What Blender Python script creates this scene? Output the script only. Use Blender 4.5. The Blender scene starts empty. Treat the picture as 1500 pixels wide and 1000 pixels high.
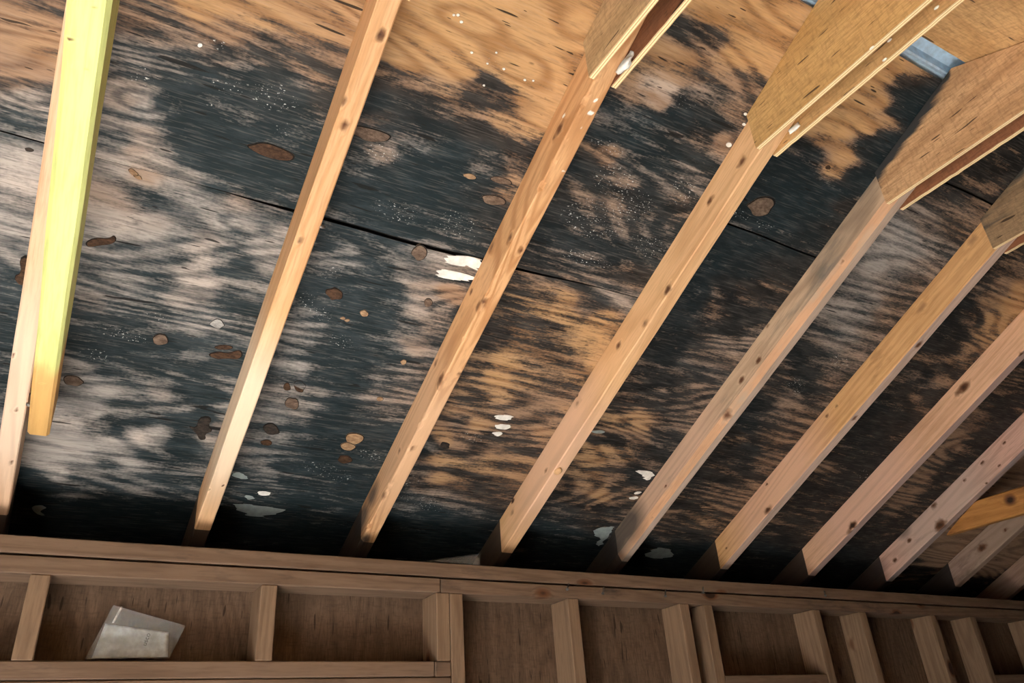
import bpy, math, random
import numpy as np
from mathutils import Matrix, Vector, noise

S = bpy.context.scene
COL = S.collection

# ------------------------------------------------------------------ camera, sky, sun, exposure
CAM = np.array([-0.285167, -1.879222, -0.492623])
RGT = np.array([0.866474, -0.494976, -0.064979])
UPV = np.array([-0.190716, -0.448487, 0.873205])
FWD = np.array([0.461358, 0.744217, 0.483002])
FPX = 1137.532

cd = bpy.data.cameras.new('camera')
cam = bpy.data.objects.new('camera', cd)
COL.objects.link(cam)
cam.matrix_world = Matrix(((RGT[0], UPV[0], -FWD[0], CAM[0]), (RGT[1], UPV[1], -FWD[1], CAM[1]),
                           (RGT[2], UPV[2], -FWD[2], CAM[2]), (0, 0, 0, 1)))
cd.sensor_width = 36.0
cd.lens = 36.0 * FPX / 1500.0
cd.clip_start = 0.02
S.camera = cam

world = bpy.data.worlds.new('sky')
S.world = world
world.use_nodes = True
wnt = world.node_tree
sky = wnt.nodes.new('ShaderNodeTexSky')
sky.sky_type = 'NISHITA'
sky.sun_disc = False
sky.sun_elevation = math.radians(54)
sky.sun_rotation = math.radians(265)
wnt.links.new(sky.outputs[0], wnt.nodes['Background'].inputs[0])
wnt.nodes['Background'].inputs[1].default_value = 0.09

sd = bpy.data.lights.new('sun', 'SUN')
sd.energy = 84.0
sd.angle = math.radians(0.6)
sd.color = (1.0, 0.965, 0.93)
sun = bpy.data.objects.new('sun', sd)
COL.objects.link(sun)
sun.rotation_euler = Vector((0.62, 0.06, -0.78)).to_track_quat('-Z', 'Y').to_euler()

vs = S.view_settings
vs.view_transform = 'Standard'
vs.look = 'None'
vs.gamma = 1.0
vs.use_curve_mapping = False
vs.exposure = 1.88

# ------------------------------------------------------------------ building dimensions (metres)
A = 0.433506                       # roof pitch
C_, S_, T_ = math.cos(A), math.sin(A), math.tan(A)
Z0 = 0.104271                      # underside of the rafters above the inner face of the wall
W, D = 0.0375, 0.089               # 2x4 section
PLY = 0.012
YR = -1.345                        # ridge line
ZF = -2.05                         # floor
XL, XR = -1.35, 4.30               # gable walls
YFR = 2 * YR                       # inner face of the wall behind the camera
RX = [-0.421407, 0.0, 0.417886, 0.844936, 1.269099, 1.70018, 2.135247, 2.579191, 3.030278, 3.478]
random.seed(5)


def pix_ray(x, y):
    return FWD + RGT * (x - 750) / FPX - UPV * (y - 500) / FPX


def on_plane(x, y, n, c):
    v = pix_ray(x, y)
    n = np.array(n, float)
    return CAM + v * ((c - n @ CAM) / (n @ v))


def on_sheath(x, y):
    return on_plane(x, y, (0, T_, 1), Z0 + D / C_)


def on_bottom(x, y):
    return on_plane(x, y, (0, T_, 1), Z0)


def to_pix(P):
    q = P - CAM
    z = q @ FWD
    return np.stack([750 + FPX * (q @ RGT) / z, 500 - FPX * (q @ UPV) / z], -1), z


# ------------------------------------------------------------------ node helpers
def new_mat(name):
    m = bpy.data.materials.new(name)
    m.use_nodes = True
    nt = m.node_tree
    b = nt.nodes['Principled BSDF']
    b.inputs['Specular IOR Level'].default_value = 0.25
    return m, nt, b


class G:
    """short-hand for shader graphs"""
    def __init__(s, nt):
        s.nt = nt

    def n(s, typ, **kw):
        x = s.nt.nodes.new(typ)
        for k, v in kw.items():
            setattr(x, k, v)
        return x

    def put(s, sock, v):
        if isinstance(v, bpy.types.NodeSocket):
            s.nt.links.new(v, sock)
        elif isinstance(v, (tuple, list)) and len(v) == 3 and sock.type == 'RGBA':
            sock.default_value = (*v, 1)
        else:
            sock.default_value = v

    def m(s, op, a, b=0.0, c=None, clamp=False):
        x = s.n('ShaderNodeMath', operation=op)
        x.use_clamp = clamp
        s.put(x.inputs[0], a)
        s.put(x.inputs[1], b)
        if c is not None:
            s.put(x.inputs[2], c)
        return x.outputs[0]

    def mix(s, f, a, b, mode='MIX'):
        x = s.n('ShaderNodeMix', data_type='RGBA', blend_type=mode)
        s.put(x.inputs[0], f)
        s.put(x.inputs[6], a)
        s.put(x.inputs[7], b)
        return x.outputs[2]

    def coord(s, scale, spread=17.0):
        tc = s.n('ShaderNodeTexCoord')
        oi = s.n('ShaderNodeObjectInfo')
        k = s.m('MULTIPLY', oi.outputs['Random'], spread)
        ad = s.n('ShaderNodeVectorMath', operation='ADD')
        s.put(ad.inputs[0], tc.outputs['Object'])
        s.put(ad.inputs[1], k)
        mp = s.n('ShaderNodeMapping')
        s.put(mp.inputs[0], ad.outputs[0])
        mp.inputs['Scale'].default_value = scale
        return mp.outputs[0]

    def noise(s, vec, scale, detail=3.0, rough=0.55, dist=0.0):
        x = s.n('ShaderNodeTexNoise')
        s.put(x.inputs['Vector'], vec)
        x.inputs['Scale'].default_value = scale
        x.inputs['Detail'].default_value = detail
        x.inputs['Roughness'].default_value = rough
        x.inputs['Distortion'].default_value = dist
        return x.outputs[0]

    def rng(s, v, a, b, lo=0.0, hi=1.0):
        x = s.n('ShaderNodeMapRange')
        x.clamp = True
        s.put(x.inputs[0], v)
        for i, q in enumerate((a, b, lo, hi)):
            x.inputs[i + 1].default_value = q
        return x.outputs[0]

    def attr(s, name):
        return s.n('ShaderNodeAttribute', attribute_name=name).outputs['Fac']

    def bump(s, h, strength, dist, bsdf):
        x = s.n('ShaderNodeBump')
        x.inputs['Strength'].default_value = strength
        x.inputs['Distance'].default_value = dist
        s.put(x.inputs['Height'], h)
        s.nt.links.new(x.outputs[0], bsdf.inputs['Normal'])


def plain(name, col, rough=0.6, metal=0.0):
    m, nt, b = new_mat(name)
    g = G(nt)
    v = g.noise(g.coord((1, 1, 1)), 60.0, 4.0)
    c = g.mix(g.rng(v, .3, .7), tuple(x * .8 for x in col), tuple(min(1, x * 1.15) for x in col))
    g.put(b.inputs['Base Color'], c)
    b.inputs['Roughness'].default_value = rough
    b.inputs['Metallic'].default_value = metal
    return m


def lumber(name, light, dark, rings=26.0, stain=None, stain_amt=0.0, axis=0, rough=0.62, pink=None, along=.07, ringmix=.65, autoknot=False):
    """sawn softwood: long grain along one local axis, growth-ring contours, knots from mesh attributes"""
    if name.startswith('rafter'):
        light, dark = [tuple(q * k_ for q, k_ in zip(c_, (1.02, .985, 1.06))) for c_ in (light, dark)]
    m, nt, b = new_mat(name)
    g = G(nt)
    sc = [1.0, 1.0, 1.0]
    sc[axis] = along
    v = g.coord(tuple(sc))
    fine = g.noise(v, 210.0, 3.0, .6)
    field = g.noise(v, 9.0, 1.0, .4, .3)
    kn = g.attr('knot')
    if autoknot:
        vo = g.n('ShaderNodeTexVoronoi')
        g.put(vo.inputs['Vector'], g.coord(tuple(.55 if i == axis else 1.0 for i in range(3)), 41.0))
        vo.inputs['Scale'].default_value = 8.5
        kn = g.rng(vo.outputs['Distance'], .09, .21, .95, 0)
    ph = g.m('ADD', g.m('MULTIPLY', field, rings * 3.0), g.m('MULTIPLY', kn, 7.0))
    ring = g.rng(g.m('SINE', ph), -.2, 1.0)
    big = g.noise(g.coord((1, 1, 1)), 4.5, 3.0)
    c = g.mix(g.m('MULTIPLY', ring, ringmix), light, dark)
    c = g.mix(g.rng(fine, .45, .72, 0, .55), c, tuple(x * .72 for x in dark))
    c = g.mix(g.rng(big, .4, .7, 0, .35), c, tuple(min(1, x * 1.12) for x in light))
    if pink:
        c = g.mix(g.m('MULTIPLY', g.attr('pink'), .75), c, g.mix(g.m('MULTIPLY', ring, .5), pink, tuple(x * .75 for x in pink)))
    if stain:
        st = g.noise(g.coord(tuple(.25 if i == axis else 1.0 for i in range(3))), 16.0, 5.0, .65)
        c = g.mix(g.rng(st, .62 - stain_amt * .3, .78 - stain_amt * .2), c, stain)
    c = g.mix(g.rng(g.attr('stain'), .25, .8, 0, .85), c, (.045, .045, .045))
    c = g.mix(g.rng(kn, .3, .75), c, (.13, .055, .025))
    c = g.mix(g.rng(kn, .78, .95), c, (.030, .014, .009))
    c = g.mix(g.rng(g.attr('spot'), .35, .6), c, (.85, .86, .80))
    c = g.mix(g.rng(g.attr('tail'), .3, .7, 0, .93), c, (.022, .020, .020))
    g.put(b.inputs['Base Color'], c)
    b.inputs['Roughness'].default_value = rough
    h = g.m('ADD', g.m('MULTIPLY', fine, .5), g.m('ADD', g.m('MULTIPLY', ring, .25), g.m('MULTIPLY', kn, -.8)))
    g.bump(h, .35, .0015, b)
    return m


def ply_mat(name, light, dark, axis=1, rings=30.0, mould=None, mould_amt=.5, cracks=True, ring_scale=2.6):
    """plywood veneer face without mould map (walls, gussets, clean slope)"""
    m, nt, b = new_mat(name)
    g = G(nt)
    v = g.coord(tuple(.13 if i == axis else 1.0 for i in range(3)))
    fine = g.noise(v, 230.0, 4.0, .7)
    field = g.noise(v, ring_scale * 2, 1.4, .4, .4)
    ring = g.rng(g.m('SINE', g.m('MULTIPLY', field, rings * 3)), -.4, 1.0)
    c = g.mix(g.m('MULTIPLY', ring, .6), light, dark)
    c = g.mix(g.rng(fine, .42, .70, 0, .7), c, tuple(x * .55 for x in dark))
    cross = g.noise(g.coord(tuple(1.0 if i == axis else .25 for i in range(3)), 19.0), 170.0, 2.0, .6)
    c = g.mix(g.rng(cross, .50, .68, 0, .35), c, tuple(x * .6 for x in dark))
    ck3 = g.noise(g.coord(tuple(.16 if i == axis else 1.6 for i in range(3)), 37.0), 110.0, 1.0, .4)
    c = g.mix(g.rng(ck3, .745, .77, 0, .8), c, (.03, .018, .010))
    if mould:
        st = g.noise(v, 11.0, 5.0, .68)
        c = g.mix(g.rng(g.m('ADD', st, g.m('MULTIPLY', g.attr('mould'), .45)), .78 - mould_amt * .2, .92 - mould_amt * .2), c, mould)
    if cracks:
        ck = g.noise(g.coord(tuple(.22 if i == axis else 1.6 for i in range(3)), 31.0), 55.0, 1.0, .4)
        c = g.mix(g.rng(ck, .715, .74, 0, .85), c, (.03, .016, .008))
    c = g.mix(g.rng(g.attr('spot'), .35, .6), c, (.85, .86, .80))
    g.put(b.inputs['Base Color'], c)
    b.inputs['Roughness'].default_value = .65
    g.bump(g.m('ADD', fine, g.m('MULTIPLY', ring, .35)), .35, .0015, b)
    return m


def ply_edge(name):
    m, nt, b = new_mat(name)
    g = G(nt)
    tc = g.n('ShaderNodeTexCoord')
    sp = g.n('ShaderNodeSeparateXYZ')
    g.put(sp.inputs[0], tc.outputs['Object'])
    w = g.m('SINE', g.m('MULTIPLY', sp.outputs[0], 2 * math.pi / .0050))
    fine = g.noise(g.coord((1, 1, 1)), 240.0, 2.0)
    c = g.mix(g.rng(w, .1, .8), (.95, .78, .46), (.56, .36, .17))
    c = g.mix(g.rng(fine, .5, .75, 0, .25), c, (.45, .27, .12))
    g.put(b.inputs['Base Color'], c)
    b.inputs['Roughness'].default_value = .7
    return m


def mouldy_ply():
    """roof sheathing seen from below: veneer grain plus a mould map stored on the mesh"""
    m, nt, b = new_mat('mouldy_sheathing')
    g = G(nt)
    v = g.coord((1.0, .12, 1.0))
    v2 = g.coord((1.0, .30, 1.0), 23.0)
    iso = g.coord((1, 1, 1), 11.0)
    streak = g.noise(v, 34.0, 6.0, .68, .5)
    blotch = g.noise(v2, 13.0, 5.0, .6, .8)
    fine = g.noise(v, 190.0, 3.0, .6)
    dots = g.noise(iso, 150.0, 2.0, .5)
    field = g.noise(g.coord((1.0, .17, 1.0)), 5.0, 1.2, .4, .5)
    ring = g.rng(g.m('SINE', g.m('ADD', g.m('MULTIPLY', field, 105.0), g.m('MULTIPLY', g.attr('swirl'), 8.0))), -.5, 1.0)
    hue = g.attr('hue')
    lo = g.mix(ring, (.545, .330, .155), (.375, .200, .083))
    br = g.mix(ring, (.325, .212, .138), (.205, .126, .080))
    gr = g.mix(ring, (.385, .362, .340), (.245, .235, .228))
    c = g.mix(g.rng(hue, .04, .40), lo, br)
    c = g.mix(g.rng(hue, .5, 1.0), c, gr)
    c = g.mix(g.rng(fine, .45, .72, 0, .5), c, g.mix(.55, c, (.07, .05, .04)))
    pale = g.attr('pale')
    c = g.mix(g.m('MULTIPLY', g.rng(blotch, .45, .62), g.m('MULTIPLY', pale, .8)), c, (.60, .53, .48))
    # mould coverage = map value pushed through the grain
    d = g.attr('mould')
    d = g.m('ADD', d, g.rng(d, .15, .45, 0, .10))
    fine2 = g.noise(v, 430.0, 2.0, .6)
    k = g.m('ADD', g.m('MULTIPLY', g.m('SUBTRACT', streak, .5), g.rng(hue, .4, 1.0, 2.0, 1.35)), g.m('MULTIPLY', g.m('SUBTRACT', blotch, .5), .95))
    k = g.m('ADD', k, g.m('MULTIPLY', g.m('SUBTRACT', fine2, .5), .75))
    k = g.m('ADD', k, g.m('MULTIPLY', g.m('SUBTRACT', fine, .5), .55))
    k = g.m('ADD', k, g.m('MULTIPLY', g.m('SUBTRACT', ring, .45), .26))
    k = g.m('ADD', k, g.m('MULTIPLY', g.m('SUBTRACT', dots, .5), .35))
    cov = g.m('ADD', g.m('MULTIPLY', g.m('SUBTRACT', g.m('ADD', d, k), .5), g.rng(hue, .4, 1.0, 2.2, 1.45)), .5, clamp=True)
    cov = g.m('MULTIPLY', cov, g.rng(d, .0, .12))
    thick = g.noise(v2, 40.0, 5.0, .65)
    cool = g.rng(hue, .5, 1.0)
    black = g.mix(cool, (.0085, .0088, .0092), (.0080, .0175, .0220))
    grey = g.mix(cool, (.050, .045, .041), (.036, .053, .062))
    mc = g.mix(g.rng(g.m('ADD', thick, g.m('MULTIPLY', g.m('SUBTRACT', 1.0, d), .32)), .46, .82), black, grey)
    c = g.mix(cov, c, mc)
    hair = g.noise(g.coord((1.0, .05, 1.0), 13.0), 330.0, 2.0, .5)
    c = g.mix(g.rng(hair, .54, .70, 0, .34), c, g.mix(.75, c, (.012, .010, .009)))
    c = g.mix(g.rng(hair, .46, .33, 0, .14), c, g.mix(.5, c, (.55, .50, .45)))
    ck2 = g.noise(g.coord((1.7, .20, 1.0), 37.0), 105.0, 1.0, .4)
    c = g.mix(g.rng(ck2, .755, .775, 0, .85), c, (.010, .008, .007))
    ck = g.noise(g.coord((1.7, .16, 1.0), 31.0), 48.0, 1.0, .4)
    c = g.mix(g.rng(ck, .735, .75, 0, .9), c, (.006, .006, .006))
    sp = g.noise(g.coord((1.0, .45, 1.0), 29.0), 330.0, 3.0, .6)
    c = g.mix(g.m('MULTIPLY', g.rng(sp, .635, .67), g.rng(g.attr('speck'), .2, .6)), c, (.72, .74, .72))
    g.put(b.inputs['Base Color'], c)
    g.put(b.inputs['Roughness'], g.m('SUBTRACT', .78, g.m('MULTIPLY', cov, .10)))
    b.inputs['Specular IOR Level'].default_value = .22
    g.bump(g.m('ADD', g.m('MULTIPLY', fine, .7), g.m('ADD', g.m('MULTIPLY', ring, .4), g.m('MULTIPLY', ck, -.6))), .4, .0018, b)
    return m


# ------------------------------------------------------------------ object helpers
def link(name, me, mats, parent=None, mw=None):
    o = bpy.data.objects.new(name, me)
    COL.objects.link(o)
    for x in (mats if isinstance(mats, (list, tuple)) else [mats]):
        if x.name not in [q.name for q in me.materials if q]:
            me.materials.append(x)
    if mw is None:
        mw = Matrix.Identity(4)
    if parent is not None:
        o.parent = parent
        o.matrix_local = ROOTS[parent.name].inverted() @ mw if parent.name in ROOTS else mw
    else:
        o.matrix_world = mw
    ROOTS[o.name] = mw.copy()
    return o


ROOTS = {}


def root(name, loc, label=None, cat=None, group=None, kind=None):
    o = bpy.data.objects.new(name, None)
    COL.objects.link(o)
    o.empty_display_size = .05
    o.location = loc
    ROOTS[o.name] = Matrix.Translation(loc)
    tag(o, label, cat, group, kind)
    return o


def tag(o, label=None, cat=None, group=None, kind=None):
    if label:
        o['label'] = label
    if cat:
        o['category'] = cat
    if group:
        o['group'] = group
    if kind:
        o['kind'] = kind
    return o


def pydata(name, verts, faces, mi=None, attrs=None, smooth=False):
    me = bpy.data.meshes.new(name)
    me.from_pydata([tuple(map(float, q)) for q in verts], [], faces)
    if mi is not None:
        me.polygons.foreach_set('material_index', mi)
    for k, a in (attrs or {}).items():
        at = me.attributes.new(k, 'FLOAT', 'POINT')
        at.data.foreach_set('value', np.asarray(a, np.float32))
    if smooth:
        me.polygons.foreach_set('use_smooth', [True] * len(me.polygons))
    me.update()
    return me


def box_mesh(name, lo, hi, bev=.0025, jit=.0):
    """box with chamfered edges"""
    lo = np.array(lo, float)
    hi = np.array(hi, float)
    b = min(bev, .3 * float((hi - lo).min()))
    import bmesh
    bm = bmesh.new()
    bmesh.ops.create_cube(bm, size=1.0)
    for q in bm.verts:
        q.co = Vector([(lo[i] + hi[i]) / 2 + q.co[i] * (hi[i] - lo[i]) for i in range(3)])
    if b > 0:
        bmesh.ops.bevel(bm, geom=list(bm.edges), offset=b, segments=1, affect='EDGES')
    me = bpy.data.meshes.new(name)
    bm.to_mesh(me)
    bm.free()
    return me


def board(name, lo, hi, mat, parent=None, bev=.0025):
    """box whose origin is its own lower corner"""
    lo = np.array(lo, float)
    hi = np.array(hi, float)
    me = box_mesh(name, (0, 0, 0), hi - lo, bev)
    return link(name, me, mat, parent, Matrix.Translation(lo))


def extrude_x(name, prof, x0, x1):
    """closed (y,z) outline extruded along x"""
    n = len(prof)
    v = [(x0, y, z) for y, z in prof] + [(x1, y, z) for y, z in prof]
    f = [tuple(range(n - 1, -1, -1)), tuple(range(n, 2 * n))]
    f += [(i, (i + 1) % n, n + (i + 1) % n, n + i) for i in range(n)]
    return v, f


# slope frames: local x runs up the slope, local z is the roof normal
M_SL = Matrix(((0, 1, 0, 0), (-C_, 0, S_, 0), (S_, 0, C_, Z0), (0, 0, 0, 1)))            # far slope: local y = world X
M_OP = Matrix(((0, -1, 0, 0), (C_, 0, -S_, 2 * YR), (S_, 0, C_, Z0), (0, 0, 0, 1)))      # near slope: local y = -world X


def lx(y, z):
    """local x of a point at horizontal position y and normal height z"""
    return (z * S_ - y) / C_


# ------------------------------------------------------------------ mould map with eave shade painted into its darkest band, read off the photograph
# (photo x, photo y, coverage 0..1, hue 0 orange / .5 brown / 1 weathered grey)
MAP = [
    # left of the yellow tie
    (20, 40, .25, .35), (60, 70, .2, .3), (20, 110, .25, .5), (40, 150, .42, .9), (30, 178, .66, 1), (30, 225, .3, 1), (25, 270, .25, 1),
    (30, 320, .35, 1), (20, 370, .35, 1), (12, 420, .7, 1), (10, 480, .92, 1), (10, 560, .85, 1), (10, 330, .3, 1),
    # yellow tie to second rafter
    (300, 10, .15, .1), (380, 20, .25, .15), (215, 25, .42, .5), (250, 50, .5, .6), (330, 45, .3, .35), (450, 40, .22, .2), (500, 20, .2, .2),
    (200, 90, .62, .9), (260, 90, .66, .9), (320, 85, .55, .7), (390, 75, .5, .6), (450, 85, .42, .5), (300, 118, .75, 1), (360, 115, .68, .9),
    (430, 125, .62, .8), (465, 110, .4, .5), (190, 125, .45, .8), (185, 145, .32, .8), (210, 140, .34, .9), (215, 165, .4, 1), (170, 180, .45, .9),
    (170, 205, .6, 1), (240, 150, .95, 1), (290, 160, 1, 1), (340, 175, 1, 1), (400, 165, .78, .9), (440, 150, .75, .9), (470, 150, .55, .6),
    (270, 195, .95, 1), (330, 210, 1, 1), (400, 200, .95, 1), (440, 190, .95, 1), (450, 215, .95, 1), (210, 200, .35, .8), (200, 225, .25, .7),
    (240, 230, .32, .9), (280, 235, .75, 1), (330, 245, .98, 1), (390, 250, 1, 1), (430, 260, .95, 1), (170, 245, .25, .9), (210, 255, .22, .6),
    (270, 262, .35, .9), (320, 272, .72, 1), (380, 280, .95, 1), (430, 290, .9, 1), (160, 285, .22, .7), (190, 295, .25, .7), (205, 290, .55, 1),
    (225, 295, .72, 1), (260, 283, .5, 1), (300, 300, .45, 1), (350, 295, .3, .7), (390, 300, .6, .9), (160, 320, .2, .9), (230, 325, .22, .9),
    (290, 325, .55, 1), (330, 322, .3, 1), (370, 325, .35, 1), (400, 335, .5, 1), (150, 345, .35, 1), (180, 365, .5, 1), (220, 355, .4, 1),
    (260, 345, .55, 1), (300, 345, .3, .9), (345, 345, .72, 1), (380, 360, .35, 1), (410, 350, .4, 1), (160, 390, .5, 1), (215, 385, .68, 1),
    (260, 375, .55, 1), (290, 370, .25, .9), (330, 380, .5, 1), (350, 385, .8, 1), (385, 385, .35, 1), (140, 415, .5, 1), (190, 425, .5, 1),
    (240, 410, .75, 1), (280, 405, .25, .9), (265, 435, .3, .9), (305, 430, .35, .9), (330, 440, .75, 1), (350, 455, .9, 1), (385, 430, .5, 1),
    (140, 445, .5, .9), (170, 450, .6, 1), (215, 450, .7, 1), (130, 480, .8, 1), (180, 480, .8, 1), (230, 470, .85, 1), (290, 465, .55, 1),
    (360, 480, .8, 1), (140, 510, .9, 1), (200, 510, .9, 1), (260, 505, .9, 1), (320, 500, .6, 1), (280, 520, .45, 1), (370, 510, .6, 1),
    (120, 545, .45, 1), (165, 545, .7, 1), (220, 540, .9, 1), (280, 545, .92, 1), (330, 540, .75, 1), (110, 580, .35, 1), (150, 570, .35, 1),
    (200, 570, .65, 1), (235, 575, .4, .9), (270, 580, .75, 1), (310, 580, .85, 1), (345, 580, .5, 1), (100, 620, .16, 1), (140, 600, .25, 1),
    (180, 600, .65, 1), (220, 600, .7, 1), (265, 600, .65, 1), (300, 605, .9, 1), (330, 600, .5, 1), (60, 660, .15, 1), (110, 650, .12, 1),
    (145, 630, .65, 1), (160, 615, .8, 1), (200, 618, .8, 1), (200, 638, .18, 1), (230, 640, .28, 1), (160, 655, .35, 1), (270, 640, .92, 1),
    (285, 620, .92, 1), (310, 640, .4, .9), (330, 625, .35, .8), (80, 690, .2, 1), (130, 685, .3, 1), (160, 680, .75, 1), (190, 680, .3, 1),
    (180, 660, .45, 1), (220, 670, .85, 1), (260, 670, .88, 1), (300, 670, .55, 1), (120, 705, .7, 1), (200, 700, .6, 1), (250, 700, .8, 1),
    (60, 712, .85, 1), (290, 700, .75, 1), (60, 740, 1, 1), (150, 740, 1, 1), (250, 740, 1, 1), (60, 790, 1, 1), (200, 790, 1, 1),
    # second to third rafter
    (560, 60, .12, .1), (610, 30, .05, 0), (680, 40, .04, 0), (760, 40, .04, 0), (830, 40, .04, 0), (600, 90, .12, .1), (680, 100, .1, .05),
    (760, 110, .06, 0), (820, 110, .05, 0), (550, 115, .45, .5), (600, 125, .42, .4), (660, 140, .4, .3), (710, 130, .6, .5), (735, 148, .5, .3),
    (780, 150, .2, .1), (820, 160, .12, .05), (550, 150, .8, .9), (600, 160, .75, .7), (640, 165, .68, .6), (690, 160, .6, .4), (740, 180, .35, .2),
    (790, 190, .28, .1), (560, 170, .45, .6), (580, 190, .75, .8), (640, 190, .8, .8), (700, 190, .6, .5), (750, 210, .5, .3), (790, 222, .72, .5),
    (560, 205, .6, .8), (600, 220, .92, 1), (660, 220, .92, 1), (720, 225, .8, .8), (770, 240, .6, .5), (560, 225, .35, .7), (530, 240, .92, 1),
    (600, 250, 1, 1), (660, 255, 1, 1), (720, 260, .9, .9), (755, 265, .35, .3), (510, 280, 1, 1), (580, 285, .98, 1), (650, 290, .97, 1),
    (700, 290, .75, .8), (745, 285, .3, .3), (520, 305, .85, 1), (600, 310, .92, 1), (660, 325, .95, 1), (720, 320, .8, .7), (600, 335, .95, 1),
    (680, 350, .92, .9), (720, 350, .85, .8),
    (490, 345, .75, 1), (540, 355, .85, 1), (500, 375, .65, 1), (560, 385, .95, 1), (480, 380, .7, 1), (600, 370, .55, 1), (640, 365, .5, .9),
    (510, 405, .85, 1), (560, 415, .9, 1), (600, 400, .45, .9), (640, 400, .4, .8), (690, 410, .55, .7), (470, 400, .7, 1), (620, 425, .3, .7),
    (660, 430, .28, .4), (580, 440, .8, 1), (610, 455, .3, .8), (650, 455, .55, .7), (470, 440, .85, 1), (520, 450, .95, 1), (560, 465, .8, 1),
    (450, 470, .6, 1), (500, 480, .85, 1), (540, 490, .92, 1), (600, 480, .7, .9), (630, 480, .45, .7), (660, 470, .6, .7), (440, 500, .6, 1),
    (480, 515, .92, 1), (520, 525, .95, 1), (570, 515, .85, 1), (610, 505, .4, .7), (640, 520, .75, .8), (430, 540, .5, 1), (470, 550, .85, 1),
    (520, 560, .95, 1), (560, 550, .6, .9), (600, 555, .45, .8), (630, 550, .6, .7), (420, 580, .45, .9), (460, 580, .55, .9), (500, 590, .95, 1),
    (550, 580, .5, .8), (590, 580, .4, .7), (410, 605, .5, 1), (440, 610, .5, .9), (480, 615, .9, 1), (530, 610, .75, .9), (580, 605, .6, .8),
    (400, 640, .7, 1), (440, 640, .88, 1), (490, 640, .9, 1), (540, 640, .85, .9), (590, 635, .85, 1), (390, 660, .5, 1), (430, 665, .75, 1),
    (480, 670, .92, 1), (530, 670, .88, 1), (570, 670, .85, 1), (380, 690, .6, 1), (430, 690, .9, 1), (500, 695, .92, 1), (550, 695, .9, 1),
    (370, 720, .95, 1), (450, 720, 1, 1), (520, 730, 1, 1), (350, 770, 1, 1), (450, 770, 1, 1), (500, 790, 1, 1),
    # third to fourth rafter
    (1040, 20, .06, 0), (1100, 40, .05, 0), (1010, 45, .7, .6), (1035, 60, .6, .5), (1080, 80, .1, .05), (1120, 90, .12, .05), (960, 80, .15, .2),
    (1000, 90, .2, .2), (940, 110, .3, .3), (980, 125, .15, .3), (1040, 100, .35, .3), (1085, 120, .45, .4), (930, 140, .4, .4), (965, 150, .25, .4),
    (1010, 140, .65, .7), (1050, 140, .75, .7), (900, 160, .85, .9), (940, 170, .92, 1), (990, 165, .92, .9), (1040, 175, .85, .8), (1070, 160, .55, .5),
    (880, 200, .85, .9), (930, 205, .95, 1), (980, 205, .85, .8), (1030, 205, .7, .6), (1060, 210, .3, .5), (860, 220, .55, .5), (890, 225, .45, .4),
    (920, 240, .8, .8), (970, 235, .85, .9), (1030, 240, .8, .8), (840, 245, .8, .8), (870, 260, .72, .7), (910, 270, .6, .6), (960, 270, .75, .8),
    (1010, 270, .8, .8), (830, 280, .6, .6), (870, 295, .62, .6), (910, 300, .6, .6), (960, 305, .75, .7), (1000, 300, .65, .6), (820, 310, .75, .7),
    (860, 330, .7, .7), (910, 335, .72, .7), (960, 335, .8, .8), (800, 345, .75, .8), (850, 360, .8, .8), (900, 370, .8, .8), (945, 370, .85, .8),
    (790, 370, .75, .7), (840, 385, .75, .7), (900, 400, .75, .6), (930, 405, .65, .5),
    (790, 400, .62, .6), (840, 412, .6, .6), (890, 430, .42, .8), (920, 440, .45, .8), (760, 415, .6, .4), (800, 430, .5, .3), (830, 438, .28, .15),
    (760, 440, .48, .2), (860, 450, .45, .6), (740, 465, .55, .3), (780, 460, .35, .1), (830, 465, .38, .1), (880, 465, .32, .1), (720, 480, .7, .5),
    (770, 485, .45, .15), (820, 485, .45, .2), (870, 490, .35, .1), (720, 500, .72, .4), (760, 510, .45, .2), (810, 510, .55, .3), (855, 515, .4, .15),
    (700, 525, .65, .3), (740, 525, .35, .1), (790, 530, .55, .3), (840, 530, .6, .3), (870, 525, .3, .1), (690, 550, .6, .3), (725, 555, .25, .1),
    (770, 555, .45, .2), (815, 560, .5, .3), (850, 555, .35, .2), (690, 580, .5, .3), (730, 575, .35, .2), (780, 585, .45, .4), (830, 580, .4, .4),
    (660, 605, .42, .3), (700, 600, .5, .3), (750, 610, .5, .5), (800, 610, .5, .5), (840, 600, .35, .3), (670, 618, .65, .6), (700, 625, .18, .05),
    (650, 640, .2, .1), (680, 645, .55, .5), (710, 640, .65, .5), (760, 640, .5, .5), (800, 635, .35, .3), (630, 655, .75, .9), (640, 672, .22, .1),
    (690, 660, .55, .5), (740, 660, .45, .35), (780, 660, .45, .4), (620, 690, .7, .7), (670, 680, .45, .2), (720, 680, .42, .2), (770, 680, .4, .25),
    (610, 710, .7, .6), (640, 700, .35, .2), (680, 700, .5, .25), (730, 705, .5, .3), (760, 705, .4, .3), (600, 730, .85, .9), (650, 725, .7, .7),
    (700, 725, .65, .5), (740, 735, .6, .4), (600, 750, .8, 1), (640, 750, .9, 1), (700, 750, .82, .8), (600, 780, 1, 1), (680, 780, 1, 1), (720, 770, .95, .8),
    # fourth to fifth rafter
    (1220, 100, .08, .05), (1270, 110, .05, 0), (1300, 100, .05, 0), (1200, 140, .1, .1), (1250, 150, .08, .05), (1290, 150, .1, .05), (1340, 118, .4, .2),
    (1180, 175, .12, .1), (1225, 190, .1, .05), (1270, 185, .1, .05), (1300, 175, .3, .2), (1200, 205, .3, .2), (1240, 225, .15, .1), (1225, 250, .22, .1),
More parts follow.
